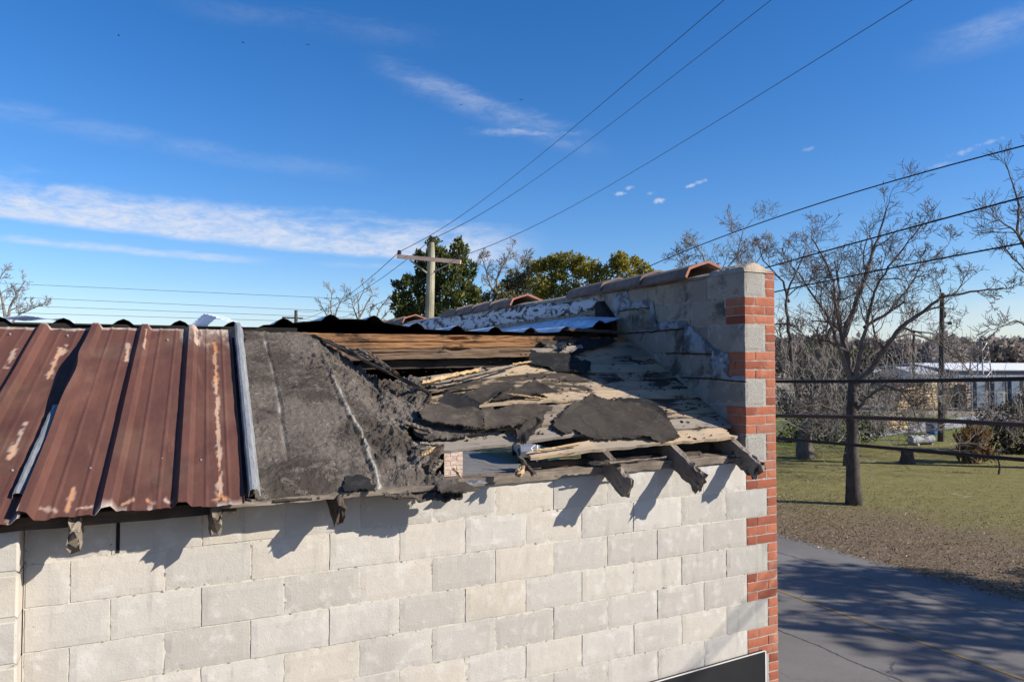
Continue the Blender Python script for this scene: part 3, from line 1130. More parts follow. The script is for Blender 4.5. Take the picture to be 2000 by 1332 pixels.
def board(mb, p0, p1, wy, tz, n=24, seed=0.0, ragged=.004, mi=0, roll=0.0):
    """old board from p0 to p1 with uneven faces: wy = width, tz = thickness"""
    p0, p1 = Vector(p0), Vector(p1)
    d = (p1 - p0).normalized()
    up = Vector((0, 0, 1))
    side = d.cross(up).normalized()
    up = side.cross(d)
    if roll:
        side, up = side * math.cos(roll) + up * math.sin(roll), up * math.cos(roll) - side * math.sin(roll)
    ring = [(-1, -1), (-.33, -1), (.33, -1), (1, -1), (1, 0), (1, 1), (.33, 1), (-.33, 1), (-1, 1), (-1, 0)]
    m_ = len(ring)
    b = len(mb.v)
    for i in range(n + 1):
        t = i / n
        c = p0.lerp(p1, t)
        for k, (a, q) in enumerate(ring):
            j1 = ragged * fbm(t * n * .35 + seed, k * 1.7, seed, 3)
            j2 = ragged * fbm(t * n * .35 + seed + 40, k * 1.7, seed, 3)
            e = 0
            if i in (0, n):
                e = (ragged * 6) * fbm(k * .9, seed * 3 + i, 5, 2)
            p = c + side * (a * wy / 2 + j1) + up * (q * tz / 2 + j2) + d * e
            mb.v.append(tuple(p))
    for i in range(n):
        for k in range(m_):
            k2 = (k + 1) % m_
            mb.f.append((b + i * m_ + k, b + i * m_ + k2, b + (i + 1) * m_ + k2, b + (i + 1) * m_ + k))
            mb.mi.append(mi)
    mb.f.append(tuple(b + k for k in reversed(range(m_))))
    mb.f.append(tuple(b + n * m_ + k for k in range(m_)))
    mb.mi += [mi, mi]
    return mb


zp = Z1 + .228
board(MB(), (0, 0, 0), (1, 0, 0), .1, .1)
wp = MB()
board(wp, (-2.36, .055, zp - .012), (-1.13, .055, zp), .15, .05, 40, 3.0, .006)
wp.build('wall_plate', M['old_wood'], shop)
wp = MB()
board(wp, (-1.13, .055, zp + .004), (-.03, .06, zp + .012), .15, .052, 40, 9.0, .006)
wp.build('wall_plate', M['old_wood'], shop)
wp = MB()
board(wp, (-1.75, .12, zp + .045), (-.35, .12, zp + .045), .05, .035, 30, 19.0, .012)
wp.build('wall_plate', M['dark_wood'], shop)
# fascia under felt and under metal
fs_ = MB()
board(fs_, (-3.62, -.19, Z1 + .232), (-2.31, -.205, Z1 + .242), .03, .026, 40, 5.0, .006)
board(fs_, (-3.62, -.12, Z1 + .235), (-2.45, -.13, Z1 + .24), .14, .03, 40, 6.0, .006)
fs_.build('fascia_board', M['old_wood'], shop)
fs_ = MB()
board(fs_, (-6.9, -.17, Z1 + .222), (-3.55, -.165, Z1 + .22), .03, .06, 60, 7.0, .006)
board(fs_, (-6.9, -.10, Z1 + .225), (-3.5, -.09, Z1 + .225), .14, .03, 40, 8.0, .006)
fs_.build('fascia_board', M['dark_wood'], shop)


# rafters
def rafter(u, s0, s1, h=.125, wd=.048, tip=True, seed=0.0, mat='rafter', topn=-.022):
    mb = MB()
    nS, nH, nW = 60, 9, 3
    def P(i, a, b):
        s = s0 + (s1 - s0) * i / nS
        edge = max(0, 1 - (s - s0) / .30) if tip else 0
        n = topn - h * (1 - a) 
        n += (.030 * edge * fbm(s * 16, a * 2 + b * 4, seed, 4) + .006 * fbm(s * 30, a * 9, seed + b, 3))
        if tip and i == 0:
            s += .055 * fbm(a * 7, b * 9, seed + 3, 3) - .02 * a
        x = u + (b - .5) * wd * (1 - .25 * edge * a) + (.004 + .008 * edge) * fbm(s * 9, a * 16, seed + 9 + b * 3, 3)
        return rp(x, s, n)
    ring = [(k / nH, 0) for k in range(nH + 1)] + [(1, .33), (1, .66)] + [(1 - k / nH, 1) for k in range(nH + 1)] + [(0, .66), (0, .33)]
    m_ = len(ring)
    for i in range(nS + 1):
        for (a, b) in ring:
            mb.v.append(tuple(P(i, a, b)))
    for i in range(nS):
        for k in range(m_):
            k2 = (k + 1) % m_
            mb.f.append((i * m_ + k, (i + 1) * m_ + k, (i + 1) * m_ + k2, i * m_ + k2))
            mb.mi.append(0)
    mb.f.append(tuple(range(m_)))
    mb.mi.append(0)
    mb.f.append(tuple(nS * m_ + k for k in reversed(range(m_))))
    mb.mi.append(0)
    return mb.build('rafter', M[mat], shop)


for (u, s0, sd_) in ((-1.238, -.335, 1.0), (-.665, -.355, 2.0), (-.10, -.29, 3.0)):
    rafter(u, s0, 1.15, .128, .05, True, sd_)
for (u, s0, s1, sd_) in ((-3.03, -.31, 1.5, 6.0), (-3.63, -.31, 1.5, 7.0), (-4.22, -.33, 1.5, 8.0), (-4.85, -.3, 1.5, 9.0), (-5.5, -.3, 1.5, 10.0)):
    rafter(u, s0, s1, .14, .052, True, sd_, 'old_wood' if u < -3.3 else 'dark_wood', -.03)


# deck boards
def sag(u, s):
    t = min(1.35, max(0.0, (-1.2 - u)))
    return -(t ** 1.35) * (.02 + .10 * max(0, s) / 1.2)


def deck_board(rows, mat, seed, th=.019, ragL=.05, ragR=.0, lift=0.0, tor=0.0, sk=1.0):
    """rows: list of (u, y_low, y_high) from left to right"""
    mb = MB()
    nU, nS = 60, 8
    def lerp(u):
        for a, b in zip(rows[:-1], rows[1:]):
            if u <= b[0] or b is rows[-1]:
                t = (u - a[0]) / (b[0] - a[0])
                return a[1] + (b[1] - a[1]) * t, a[2] + (b[2] - a[2]) * t
    uL, uR = rows[0][0], rows[-1][0]
    def P(i, j):
        a = i / nU
        b = j / nS
        l = ragL * (.5 + fbm(b * 6, seed, 1, 3)) * 1.0
        r = ragR * (.5 + fbm(b * 6, seed, 8, 3))
        u = (uL + l) * (1 - a) + (uR - r) * a
        lo, hi = lerp(min(max(u, uL), uR))
        e = .010 * fbm(u * 9, seed, 3, 3)
        e2 = .010 * fbm(u * 9, seed, 13, 3)
        y = (lo + e) * (1 - b) + (hi + e2) * b
        s = y / CA
        n = lift + .004 * fbm(u * 3, s * 8, seed, 3) + sag(u, s) * sk + tor * (b - .5) * max(0, -u - .9) ** 1.0 + .006 * abs(b - .5)
        return rp(u, s, n)
    mb.grid(P, nU, nS)
    return mb.build('deck_board', M[mat], shop, solid=th, soff=-1)


deck_board([(-1.83, -.055, .0), (-1.36, -.03, .06), (-.9, -.01, .10), (-.05, .012, .125)], 'deck_clean', 1.0, .022, .04, .10)
deck_board([(-2.56, .075, .215), (-1.9, .10, .228), (-1.4, .130, .235), (-.01, .135, .25)], 'deck_grey', 2.0, .02)
lefts = [-2.42, -2.3, -2.35, -2.25, -2.22, -2.2, -1.27, -1.16, -1.0]
for k, uL in enumerate(lefts):
    y0 = .26 + .125 * k
    deck_board([(uL, y0, y0 + .113), (-1.2, y0, y0 + .114), (-.005, y0 + rb.uniform(-.004, .004), y0 + .114)], 'deck_clean' if k in (2, 5) else ('deck' if k not in (1, 4) else 'deck'), 10.0 + k * 3, .02, .09, 0, rb.uniform(0, .004), rb.uniform(-.09, .03), (1.0, 1.25, .75, 1.3, .8, 1.15, 1, 1, 1)[k])
# underlay of the left half (hidden under felt and metal)
ul = MB()
ul.grid(lambda i, j: rp(-9.3 + i * 6.35 / 10, -.2 + j * (1.56 + .2) / 6, -.012), 10, 6)
ul.build('roof_sheathing', M['dark_wood'], shop, solid=.02)

# beam at the top of the slope
bm_ = MB()
nU, nV = 150, 14


def beam_pt(i, j, uL=-2.98, uR=-.06, zl=.995, zh=1.165, seed=0.0, y0=1.40, amp=1.0):
    u = uL + (uR - uL) * i / nU
    back = j > nV
    j = min(j, nV)
    v = j / nV
    drop = .0 if u > -1.0 else -.045 * ((-1.0 - u) / 2.0)
    z = Z1 + zl + (zh - zl) * v + drop * (1 - v * .8) + .008 * fbm(u * 3, 1 if j in (0, nV) else v * 2, seed, 3)
    gr = .8 * fbm(u * 4.5, v * 6, seed, 4) + .35 * fbm(u * 2.2, v * 18, seed, 3)
    split = -.03 * max(0, 1 - abs(v - (.42 + .10 * fbm(u * 1.3, 4, seed, 2))) / .05) * (1 if fbm(u * 1.6, 9, seed, 2) > -.25 else .2)
    cav = -.04 * max(0, 1 - math.hypot((u + 1.72) / .12, (v - .62) / .22))
    y = y0 - (.008 * gr + split * .7 + cav) * amp - (.02 if v < .4 else 0) * amp
    return (u, 1.49 if back else y, z)


bm_.grid(lambda i, j: beam_pt(i, j, zl=1.07, zh=1.158), nU, nV + 1)
beam = bm_.build('roof_beam', M['beam'], shop)
M['beam_grey'] = mat_wood('grey_brown_timber', (.13, .085, .055), (.20, .135, .09), (.10, .075, .058), (.07, 1, 1), tar=.5, gscale=52, fib=.85)
bl_ = MB()
bl_.grid(lambda i, j: beam_pt(i, j, zl=.985, zh=1.082, seed=6.0, y0=1.388), nU, nV + 1)
bl_.build('lower_beam', M['beam_grey'], shop)
b2 = MB()
board(b2, (-2.5, 1.47, Z1 + .93), (-.4, 1.48, Z1 + .96), .05, .1, 50, 33.0, .008)
b2.build('lower_tie_board', M['dark_wood'], shop)
b3 = MB()
board(b3, (-.72, 1.33, Z1 + 1.215), (-.12, 1.36, Z1 + 1.20), .06, .025, 20, 41.0, .01)
b3.build('splintered_lath', M['dark_wood'], shop)

# ------------------------------------------------------------------ main tar felt, left of the collapse
FELT = [us(*q) for q in [(474, 650), (612, 653), (640, 670), (690, 695), (742, 728), (790, 716), (846, 722), (838, 748), (842, 768), (820, 792),
                         (812, 812), (792, 838), (803, 852), (818, 876), (836, 884), (840, 905), (850, 922), (872, 928), (888, 940), (908, 950),
                         (900, 959), (840, 958), (760, 960), (740, 950), (700, 950), (660, 958), (560, 969), (500, 968)]]
L1 = [us(*q) for q in [(515, 655), (522, 690), (534, 735), (545, 790), (551, 840), (560, 900)]]
L2 = [us(*q) for q in [(632, 700), (645, 722), (664, 770), (688, 820), (712, 862), (725, 905), (742, 945)]]
felt_cols = {}


def line_d(u, s, L):
    best = 9
    for a, b in zip(L[:-1], L[1:]):
        dx, dy = b[0] - a[0], b[1] - a[1]
        t = max(0, min(1, ((u - a[0]) * dx + (s - a[1]) * dy) / (dx * dx + dy * dy)))
        best = min(best, math.hypot(u - a[0] - dx * t, s - a[1] - dy * t))
    return best


HOLE = [us(*q) for q in [(672, 915), (690, 912), (715, 922), (732, 940), (735, 948), (672, 948)]]


def felt_h(u, s, e):
    rough = max(0.0, min(1.0, (u + 2.95) / .5))                    # crumpled near the collapse
    patchy = max(0.0, fbm(u * 2.1, s * 1.3, 3.0, 3) + .15)
    smooth_strip = 1.0 if -3.32 < u + .10 * s < -2.9 else 0.0
    a = .006 + .016 * patchy * (1 - .65 * smooth_strip) + .026 * rough
    h = a * fbm(u * 9, s * 9, 1.0, 5) + (.35 * a + .001) * fbm(u * 34, s * 34, 2.0, 3)
    rdg = 1 - abs(fbm(u * 6.5, s * 6.5, 8.0, 4)) * 3.2
    if rdg > 0:
        h -= (.010 * (.3 + rough) + .006 * patchy) * rdg
    h += .05 * rough * max(0, fbm(u * 4, s * 4, 17.0, 3))
    d2 = line_d(u, s, L2)
    h += .010 * max(0, 1 - d2 / .03) - .012 * max(0, 1 - abs(d2 - .03) / .02) * .5
    d1 = line_d(u, s, L1)
    h -= .008 * max(0, 1 - d1 / .02)
    h += .014 + sag(u, s) * max(0, min(1, (u + 2.85) / .5)) * .7
    if s < -.12:
        h -= (-.12 - s) * .3
    return h


fm = patch(FELT, .0095, felt_h, .018, 11, 2.0)
felt = fm.build('tar_felt', M['felt'], shop, solid=.012)
ca = felt.data.color_attributes.new('streak', 'FLOAT_COLOR', 'POINT')
for i, v in enumerate(fm.v):
    u = v[0]
    s = v[1] / CA * 1.0
    # (n is small, s from y is accurate enough)
    d2 = line_d(u, s, L2)
    k = max(0, 1 - d2 / (.013 + .008 * fbm(u * 12, s * 12, 4, 3))) if s < .95 else 0
    k *= .25 + .9 * max(0, .55 + fbm(s * 7, 3, 1, 3)) * (1 if s < .75 else .5)
    d1 = line_d(u, s, L1)
    k1 = max(0, 1 - d1 / (.011 + .006 * fbm(u * 12, s * 12, 6, 3))) * max(0, .18 + .8 * fbm(s * 6, 1, 1, 3)) * (1.8 if s > 1.2 else 1.1)
    k = max(0, min(.9, max(k, k1)))
    ca.data[i].color = (k, 0, 0, 1)


# ------------------------------------------------------------------ rusty metal sheets
def rib_u(k, t):
    """rib k (0 = right edge) at t = 0 top .. 1 bottom"""
    return -3.385 - .2875 * k - t * (.085 + .026 * k)


S_TOP, S_BOT = 1.445 / CA, -.272 / CA
streak_list = []  # (u_px, y_px, u_px2, y_px2, width, orange, white)
for (x0, y0, x1, y1, wd, o, w_) in ((418, 670, 421, 690, .016, .9, .2), (419, 690, 424, 760, .012, .8, .5), (422, 745, 430, 970, .011, .55, .85), (420, 738, 421, 748, .02, 1, .3),
                                    (118, 678, 95, 735, .012, .9, .9), (130, 672, 122, 690, .012, .5, .9), (252, 672, 246, 708, .012, .5, .9), (32, 862, 18, 895, .012, .9, .9), (50, 825, 34, 862, .008, .1, .9),
                                    (30, 680, 14, 715, .010, .1, .7), (143, 960, 131, 1003, .013, 1, .5), (286, 655, 281, 690, .006, .5, .7), (260, 985, 238, 992, .010, 1, .6), (285, 983, 296, 990, .012, 1, .4),
                                    (322, 982, 330, 988, .010, .3, 1.), (428, 968, 440, 978, .018, 1, .3), (420, 978, 440, 978, .012, 1, .4), (80, 1000, 110, 1004, .01, .2, .6), (378, 645, 384, 676, .018, .35, .9), (150, 999, 178, 996, .007, .3, .8)):
    a, b = us(x0, y0, .01), us(x1, y1, .01)
    streak_list.append((a, b, wd, o, w_))


def sheet(name, k0, k1, lift_left, seed, edge_l=.0):
    mb = MB()
    ext_r = .0
    DN = 60 if lift_left else 30
    ku = [k0 + (k1 - k0) * i / int((k1 - k0) * DN) for i in range(int((k1 - k0) * DN) + 1)]
    nS = 190
    def P(i, j):
        kk = ku[i]
        t = j / nS
        s = S_TOP + (S_BOT - S_TOP) * t
        u = rib_u(kk, t)
        fr = abs(kk - round(kk)) * .29
        h = .036 * max(0, min(1, (.040 - fr) / .022))
        f3 = (kk % 1) * 3
        h += .004 * max(0, 1 - abs(f3 - 1) / .12) + .004 * max(0, 1 - abs(f3 - 2) / .12)
        h += .006 * fbm(u * 2.2, s * 1.6, seed, 3) + .0018 * fbm(u * 9, s * 5, seed + 3, 3)
        h += .010 + .012 * t
        dl = (k1 - kk)
        if lift_left and dl < .55:
            w_ = (1 - dl / .55) ** 1.5
            h += w_ * lift_left * (math.exp(-((t - .38) / .17) ** 2) + .3 * max(0, (t - .75)) * 2)
            u += w_ * .035 * math.exp(-((t - .40) / .10) ** 2)
        if t > .93:
            h -= (t - .93) * .05 * (1 + fbm(u * 11, 3, seed, 2))
            s += .018 * fbm(u * 10, 5, seed, 3) * (t - .93) / .07
        return rp(u, s, h)
    mb.grid(P, len(ku) - 1, nS)
    o = mb.build(name, M['rust'], shop, solid=.0022)
    at = o.data.color_attributes.new('streak', 'FLOAT_COLOR', 'POINT')
    for i, v in enumerate(mb.v):
        u, s = v[0], v[1] / CA
        O = W_ = 0.0
        for (a, b, wd, o_, w2) in streak_list:
            if abs(u - a[0]) > .3 and abs(u - b[0]) > .3:
                continue
            dx, dy = b[0] - a[0], b[1] - a[1]
            L = dx * dx + dy * dy
            tt = ((u - a[0]) * dx + (s - a[1]) * dy) / L
            te = max(0, min(1, tt))
            d = math.hypot(u - a[0] - dx * te, (s - a[1] - dy * te) * .8)
            n = fbm(u * 42, s * 15, 2, 3)
            kk = max(0, 1 - d / max(.001, wd * .62 * (1 + 1.2 * n)))
            kw = max(0, 1 - d / max(.001, wd * 1.05 * (1 + 1.9 * n)))
            O = max(O, min(1, kk * 1.6) * o_)
            W_ = max(W_, min(1, kw * 1.8) * w2)
        # worn top of the end panel
        T = 0.0
        tk = (S_TOP - s)
        if u > -3.75:
            T = max(0, min(1, 1 - tk / (.26 + .12 * fbm(u * 18, 2, 1, 3)))) * max(0, .75 + fbm(u * 22, s * 7, 5, 4))
            W_ = max(W_, max(0, min(1, 1 - tk / (.3 + .2 * fbm(u * 25, 1, 1, 3)))) * max(0, fbm(u * 45, s * 9, 8, 4) * 2.2 - .15))
        if tk < .035 + .02 * fbm(u * 12, 2, 2, 2):
            T = max(T, .8)
            W_ = max(W_, max(0, fbm(u * 20, s * 20, 3, 3)))
        if s < S_BOT + .05 and fbm(u * 6, 1, 7, 2) > .12:
            W_ = max(W_, .6 * max(0, 1 - (s - S_BOT) / (.03 + .02 * fbm(u * 30, 1, 2, 2))))
        at.data[i].color = (min(1, O * .65), min(1, W_ * .55), min(1, T), 1)
    return o


sh1 = sheet('metal_roof_sheet', .12, 3.06, .085, 1.0)
sh2 = sheet('metal_roof_sheet', 3.02, 11.0, 0, 5.0)
sh2.location.z -= .012
for (px, py) in ((327, 660), (20, 645), (132, 648), (392, 893), (177, 909), (317, 891), (25, 908), (360, 885)):
    u, s = us(px, py, .03)
    c = rp(u, s, .02)
    n_ = Vector((0, -SA, CA))
    sc = MB()
    sc.tube([c - n_ * .02, c + n_ * .002, c + n_ * .006], [.007, .007, .004], 7)
    sc.build('roof_screw', M['galv'], sh1 if u > -4.3 else sh2)


def half_rib(name, f0, parent, mat, w_=.05, h_=.045, wav=0.0, seed=0):
    mb = MB()
    prof = [(-.5, 0), (-.42, .85), (-.2, 1.0), (.15, 1.0), (.36, .75), (.5, .05), (.62, .0)]
    def P(i, j):
        a, b = prof[i]
        q = f0(j / 60)
        return rp(q[0] + a * w_ + .003 * fbm(j * .2, 1, seed, 2), q[1], .012 + q[2] + b * h_ + .003 * fbm(j * .15, a, seed, 2))
    mb.grid(P, len(prof) - 1, 60)
    return mb.build(name, M[mat], parent, solid=.002)


half_rib('galvanised_strip', lambda t: (rib_u(0, t) + .012, S_TOP + .01 + (S_BOT + .03 - S_TOP) * t, .006), shop, 'galv')
A_, B_ = us(112, 795, .02), us(36, 968, .02)
half_rib('galvanised_strip', lambda t: (A_[0] + (B_[0] - A_[0]) * t, A_[1] + (B_[1] - A_[1]) * t, -.004), sh1, 'galv', .045, .03, seed=4)

# ------------------------------------------------------------------ back roof beyond the ridge
def back_z(u):
    lift = .0
    if u > -.85:
        lift = .17 * ((u + .85) / .85) ** 1.8
    bulge = .075 * math.exp(-((u + 2.55) / .45) ** 2)
    lf_ = -.015 if u < -3.2 else 0
    return Z1 + 1.195 + lift + bulge + lf_


RB = .345


def back_rib(u):
    k = (u + 100) / RB
    fr = abs(k - round(k)) * RB
    return .042 * max(0, min(1, (.068 - fr) / .05))


bk = MB()
ul_ = [-9.3 + i * .0345 for i in range(int((9.3 - .03) / .0345) + 1)]


def back_pt(i, j):
    u = ul_[i]
    yy = (1.50, 1.51, 1.7, 2.2, 3.2, 5.5, 9.0, 13.0)[j]
    front = 1.50 + .025 * fbm(u * 1.5, 3, 1, 3)
    if j == 0:
        yy = front
    t = max(0, (yy - 1.5))
    z = back_z(u) + back_rib(u) - .022 * t + .006 * fbm(u * 3, yy, 4, 2)
    if u > -.9:
        z += .07 * max(0, min(1, t / .6)) * ((u + .9) / .9)
    return (u, yy, z)


bk.grid(back_pt, len(ul_) - 1, 7)
br = bk.build('back_roof_sheet', [M['silver']], shop, solid=.003)
br.data.materials.append(M['black_metal'])  # black underside stands in for the shade beneath the sheet
br.modifiers['thick'].material_offset = 1
br.modifiers['thick'].material_offset_rim = 1
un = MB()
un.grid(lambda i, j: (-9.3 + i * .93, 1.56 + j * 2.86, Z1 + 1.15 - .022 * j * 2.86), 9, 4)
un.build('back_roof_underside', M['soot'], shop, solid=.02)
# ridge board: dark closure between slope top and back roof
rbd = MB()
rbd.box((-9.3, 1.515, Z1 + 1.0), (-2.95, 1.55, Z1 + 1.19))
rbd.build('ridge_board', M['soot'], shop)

# interior
it = MB()
it.box((XL, .2, -.05), (0, GY1, .04))
it.build('shop_floor', M['floor_dirt'], shop)
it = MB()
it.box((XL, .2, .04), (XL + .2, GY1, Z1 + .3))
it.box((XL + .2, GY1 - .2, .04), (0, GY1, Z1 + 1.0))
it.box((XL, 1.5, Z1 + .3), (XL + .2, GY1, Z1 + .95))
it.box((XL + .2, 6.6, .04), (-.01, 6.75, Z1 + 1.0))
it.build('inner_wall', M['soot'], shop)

# black sign board on the front wall
sg = empty('sign_board', at_y(1385, 1332, -.03), 'black flat sign board with pale edge on the block wall at the brick corner', 'sign')
a, b = at_y(1280, 1332, -.045), at_y(1494, 1271, -.045)
p2 = a + (a - b) * 1.6
sgm = MB()


def quad_prism(mb, pts, th, mi=0):
    n = len(pts)
    vs = [tuple(p) for p in pts] + [(p[0], p[1] + th, p[2]) for p in pts]
    mb.add(vs, [tuple(range(n)), tuple(reversed(range(n, 2 * n)))] + [(i, i + n, (i + 1) % n + n, (i + 1) % n) for i in range(n)], mi)


quad_prism(sgm, [Vector((p2.x, a.y, p2.z - 1.4)), Vector((b.x, a.y, b.z - 1.4)), b, p2], .03)
sgm.build('panel', M['sign'], sg)
sge = MB()
sge.bar(b + Vector((.005, .004, 0)), Vector((b.x + .005, b.y + .004, b.z - 1.4)), .014, .010, up=(1, 0, 0))
sge.bar(p2 + Vector((0, -.001, .003)), b + Vector((0, -.001, .003)), .006, .006)
sge.build('edge_trim', M['sign_edge'], sg)


# ------------------------------------------------------------------ loose things on the collapsed roof
def scrap(px, label, mat='scrap', base=.02, curl=.03, tilt=(0, 0), seed=1.0, res=.008, th=.006, amp=.010, cat='roofing felt', name='felt_scrap', group='torn felt pieces on the roof deck', fold=0.0):
    th = th * .7
    poly = [us(x, y, base) for x, y in px]
    cu = sum(p[0] for p in poly) / len(poly)
    cs = sum(p[1] for p in poly) / len(poly)
    def h(u, s, e):
        v = base + sag(u, s) * .9 + amp * fbm(u * 3.5, s * 3.5, seed, 3) + .12 * amp * fbm(u * 18, s * 18, seed, 3)
        v += curl * max(0, 1 - e / .05) ** 2 * (.3 + fbm(u * 6, s * 6, seed + 5, 2) * 1.2)
        cr = 1 - abs(fbm(u * 2.6 + .8 * s, s * 5, seed + 21, 2)) * 9
        v += .003 * max(0, cr)
        v += tilt[0] * (u - cu) + tilt[1] * (s - cs)
        return v
    mb = patch(poly, res, h, .015, 24, seed)
    o = mb.build(name, M[mat], None, solid=th)
    return tag(o, label, cat, group)


scrap([(1079, 831), (1084, 810), (1113, 793), (1120, 788), (1144, 778), (1154, 771), (1163, 776), (1216, 786), (1247, 788), (1278, 800), (1298, 812), (1312, 829), (1319, 838), (1326, 854), (1307, 858), (1281, 860), (1264, 856), (1216, 856), (1168, 858), (1134, 848), (1122, 836), (1106, 846), (1086, 838)],
      'largest torn felt sheet, lying smooth on the pale lower deck boards near the parapet', 'scrap', .022, .03, (0, 0), 3.0, amp=.008)
scrap([(816, 788), (831, 768), (856, 771), (885, 780), (937, 788), (940, 824), (919, 821), (882, 813), (843, 804), (823, 799)],
      'brownish felt flap with thick broken lower edge beside the crumpled tar', 'scrap_brown', .10, .02, (0, .05), 4.0, th=.014, amp=.014)
scrap([(937, 785), (958, 781), (965, 785), (1018, 785), (1051, 788), (1075, 793), (1057, 806), (1059, 814), (1041, 821), (1008, 824), (943, 828), (940, 804)],
      'felt flap with a ragged lower edge, cracked off right of the brownish flap', 'scrap_brown', .075, .03, (0, .04), 5.0, th=.010, amp=.014)
scrap([(854, 766), (869, 748), (909, 758), (935, 775), (932, 788), (885, 780)],
      'small dark felt tongue standing behind the brownish flap', 'scrap_dark', .10, .02, (0, .1), 6.0)
scrap([(892, 758), (935, 745), (988, 740), (1011, 750), (971, 761), (958, 771), (938, 776), (915, 771)],
      'folded felt strip lying behind the two cracked flaps', 'scrap', .05, .02, (0, 0), 7.0)
scrap([(958, 771), (971, 760), (1011, 750), (1044, 743), (1087, 766), (1031, 766), (991, 770)],
      'pointed triangular felt piece whose tip reaches the shadow edge', 'scrap', .05, .03, (0, 0.05), 8.0)
scrap([(1197, 778), (1216, 777), (1240, 780), (1259, 781), (1276, 784), (1290, 796), (1300, 812), (1240, 800)],
      'small black felt piece showing behind the upper edge of the largest sheet', 'scrap_dark', .012, .02, (0, 0), 9.0)
scrap([(1028, 706), (1037, 691), (1062, 690), (1091, 691), (1120, 694), (1130, 704), (1151, 709), (1149, 726), (1134, 728), (1106, 726), (1065, 716), (1046, 714)],
      'black felt sheet just below the orange brown beam, half in shadow', 'scrap_dark', .02, .03, (0, 0), 10.0)
scrap([(1088, 680), (1140, 660), (1196, 660), (1200, 672), (1160, 680), (1120, 690)],
      'black felt strip in deep shade at the top corner of the deck by the parapet', 'scrap_dark', .03, .03, (0, 0), 11.0)
scrap([(1003, 832), (1012, 830), (1041, 820), (1054, 826), (1038, 843), (1026, 850), (1010, 842)],
      'small crumpled felt lump hanging below the ragged flap edge', 'scrap', .06, .05, (0, .1), 12.0, amp=.05, th=.012)
scrap([(1090, 684), (1108, 677), (1132, 672), (1137, 677), (1118, 687), (1096, 690)],
      'pale curled felt edge lying under the right end of the beam', 'deck_grey', .035, .02, (0, 0), 13.0)
# crumpled mass below the brownish flap
scrap([(800, 790), (823, 799), (845, 806), (880, 815), (915, 823), (925, 838), (905, 842), (860, 840), (838, 846), (812, 830)],
      'crumbling tar clump under the brownish flap', 'felt', .04, .03, (0, .1), 14.0, amp=.03, th=.02)
scrap([(672, 918), (684, 912), (705, 918), (722, 926), (733, 941), (732, 948), (700, 946), (672, 949)], 'black patch standing in for a dark hole in the felt near the eave below the pale tar streak', 'scrap_dark', .034, .005, (0, 0), 16.0, amp=.003, th=.004)  # black sheet laid on top in place of the darkness inside a hole
# felt tongue over the wall plate
scrap([(848, 930), (866, 930), (885, 927), (905, 934), (930, 944), (935, 950), (905, 957), (860, 956)],
      'lumpy tar tongue draped over the wall plate end', 'felt', .02, .02, (0, 0), 15.0, amp=.02, th=.012)
ms = MB()
c0 = at_y(905, 945, -.10)
ms.grid(lambda i, j: c0 + Vector((i * .028, .0 - j * .018, .01 + .008 * fbm(i * .8, j * .8, 3, 2) + .012 * (i == 2))), 4, 5)
tag(ms.build('metal_scrap', M['galv'], None, solid=.003), 'small bent pale metal scrap at the end of the lumpy tar tongue', 'metal scrap')


def plank(px, off0, off1, wy, tz, label, mat, seed, name='splintered_board', n=26, rag=.008, roll=0.4, grp='splintered boards in the roof hole'):
    a = us(px[0], px[1], off0)
    b = us(px[2], px[3], off1)
    p0 = at_plane(px[0], px[1], (0, -TA, 1), Z1 + ROOF0 + off0)
    p1 = at_plane(px[2], px[3], (0, -TA, 1), Z1 + ROOF0 + off1)
    mb = board(MB(), p0, p1, wy, tz, n, seed, rag, roll=roll)
    return tag(mb.build(name, M[mat], None), label, 'broken board', grp)


plank((615, 656, 840, 768), .02, .05, .035, .02, 'longest thin dark splinter slanting down from the beam across the felt edge', 'dark_wood', 51)
plank((700, 683, 765, 722), .05, .06, .03, .02, 'short brown splinter propped above the long slanting splinter', 'old_wood', 52)
plank((722, 690, 775, 730), .06, .05, .025, .015, 'thin reddish splinter crossing near the beam left of the gap', 'beam', 53)
plank((640, 664, 720, 700), .025, .05, .02, .012, 'narrow brown splinter lying along the upper felt edge', 'old_wood', 60)
plank((826, 748, 936, 722), .05, .07, .045, .022, 'bright tan freshly split board in the black gap', 'splinter', 54, rag=.012)
plank((792, 826, 842, 842), .03, .03, .05, .02, 'short grey board end sticking out of the felt edge', 'old_wood', 55)
plank((830, 915, 858, 872), .0, .02, .06, .03, 'dark broken rafter stub leaning beside the painted brick jamb', 'dark_wood', 56, roll=0)
plank((840, 922, 860, 902), .0, .03, .03, .02, 'brown stub crossed behind the dark rafter stub', 'old_wood', 57, roll=0)
plank((820, 893, 842, 876), .0, .03, .03, .02, 'tan edged board bit at the left of the hole', 'splinter', 61, roll=0)
plank((1012, 926, 1024, 908), .0, .02, .035, .03, 'orange broken wood chunk standing on the wall plate', 'splinter', 58, roll=0, n=10)
plank((1016, 894, 1042, 926), .06, .0, .03, .02, 'dark splintered stub leaning on the orange chunk', 'dark_wood', 59, roll=0, n=12)
plank((1150, 905, 1240, 900), .0, .0, .05, .02, 'dark lath lying inside above the wall plate', 'dark_wood', 62, roll=0)
plank((886, 916, 902, 931), .02, .01, .012, .008, 'tiny pale sliver lying at the foot of the painted brick jamb', 'splinter', 63, roll=0, n=8)

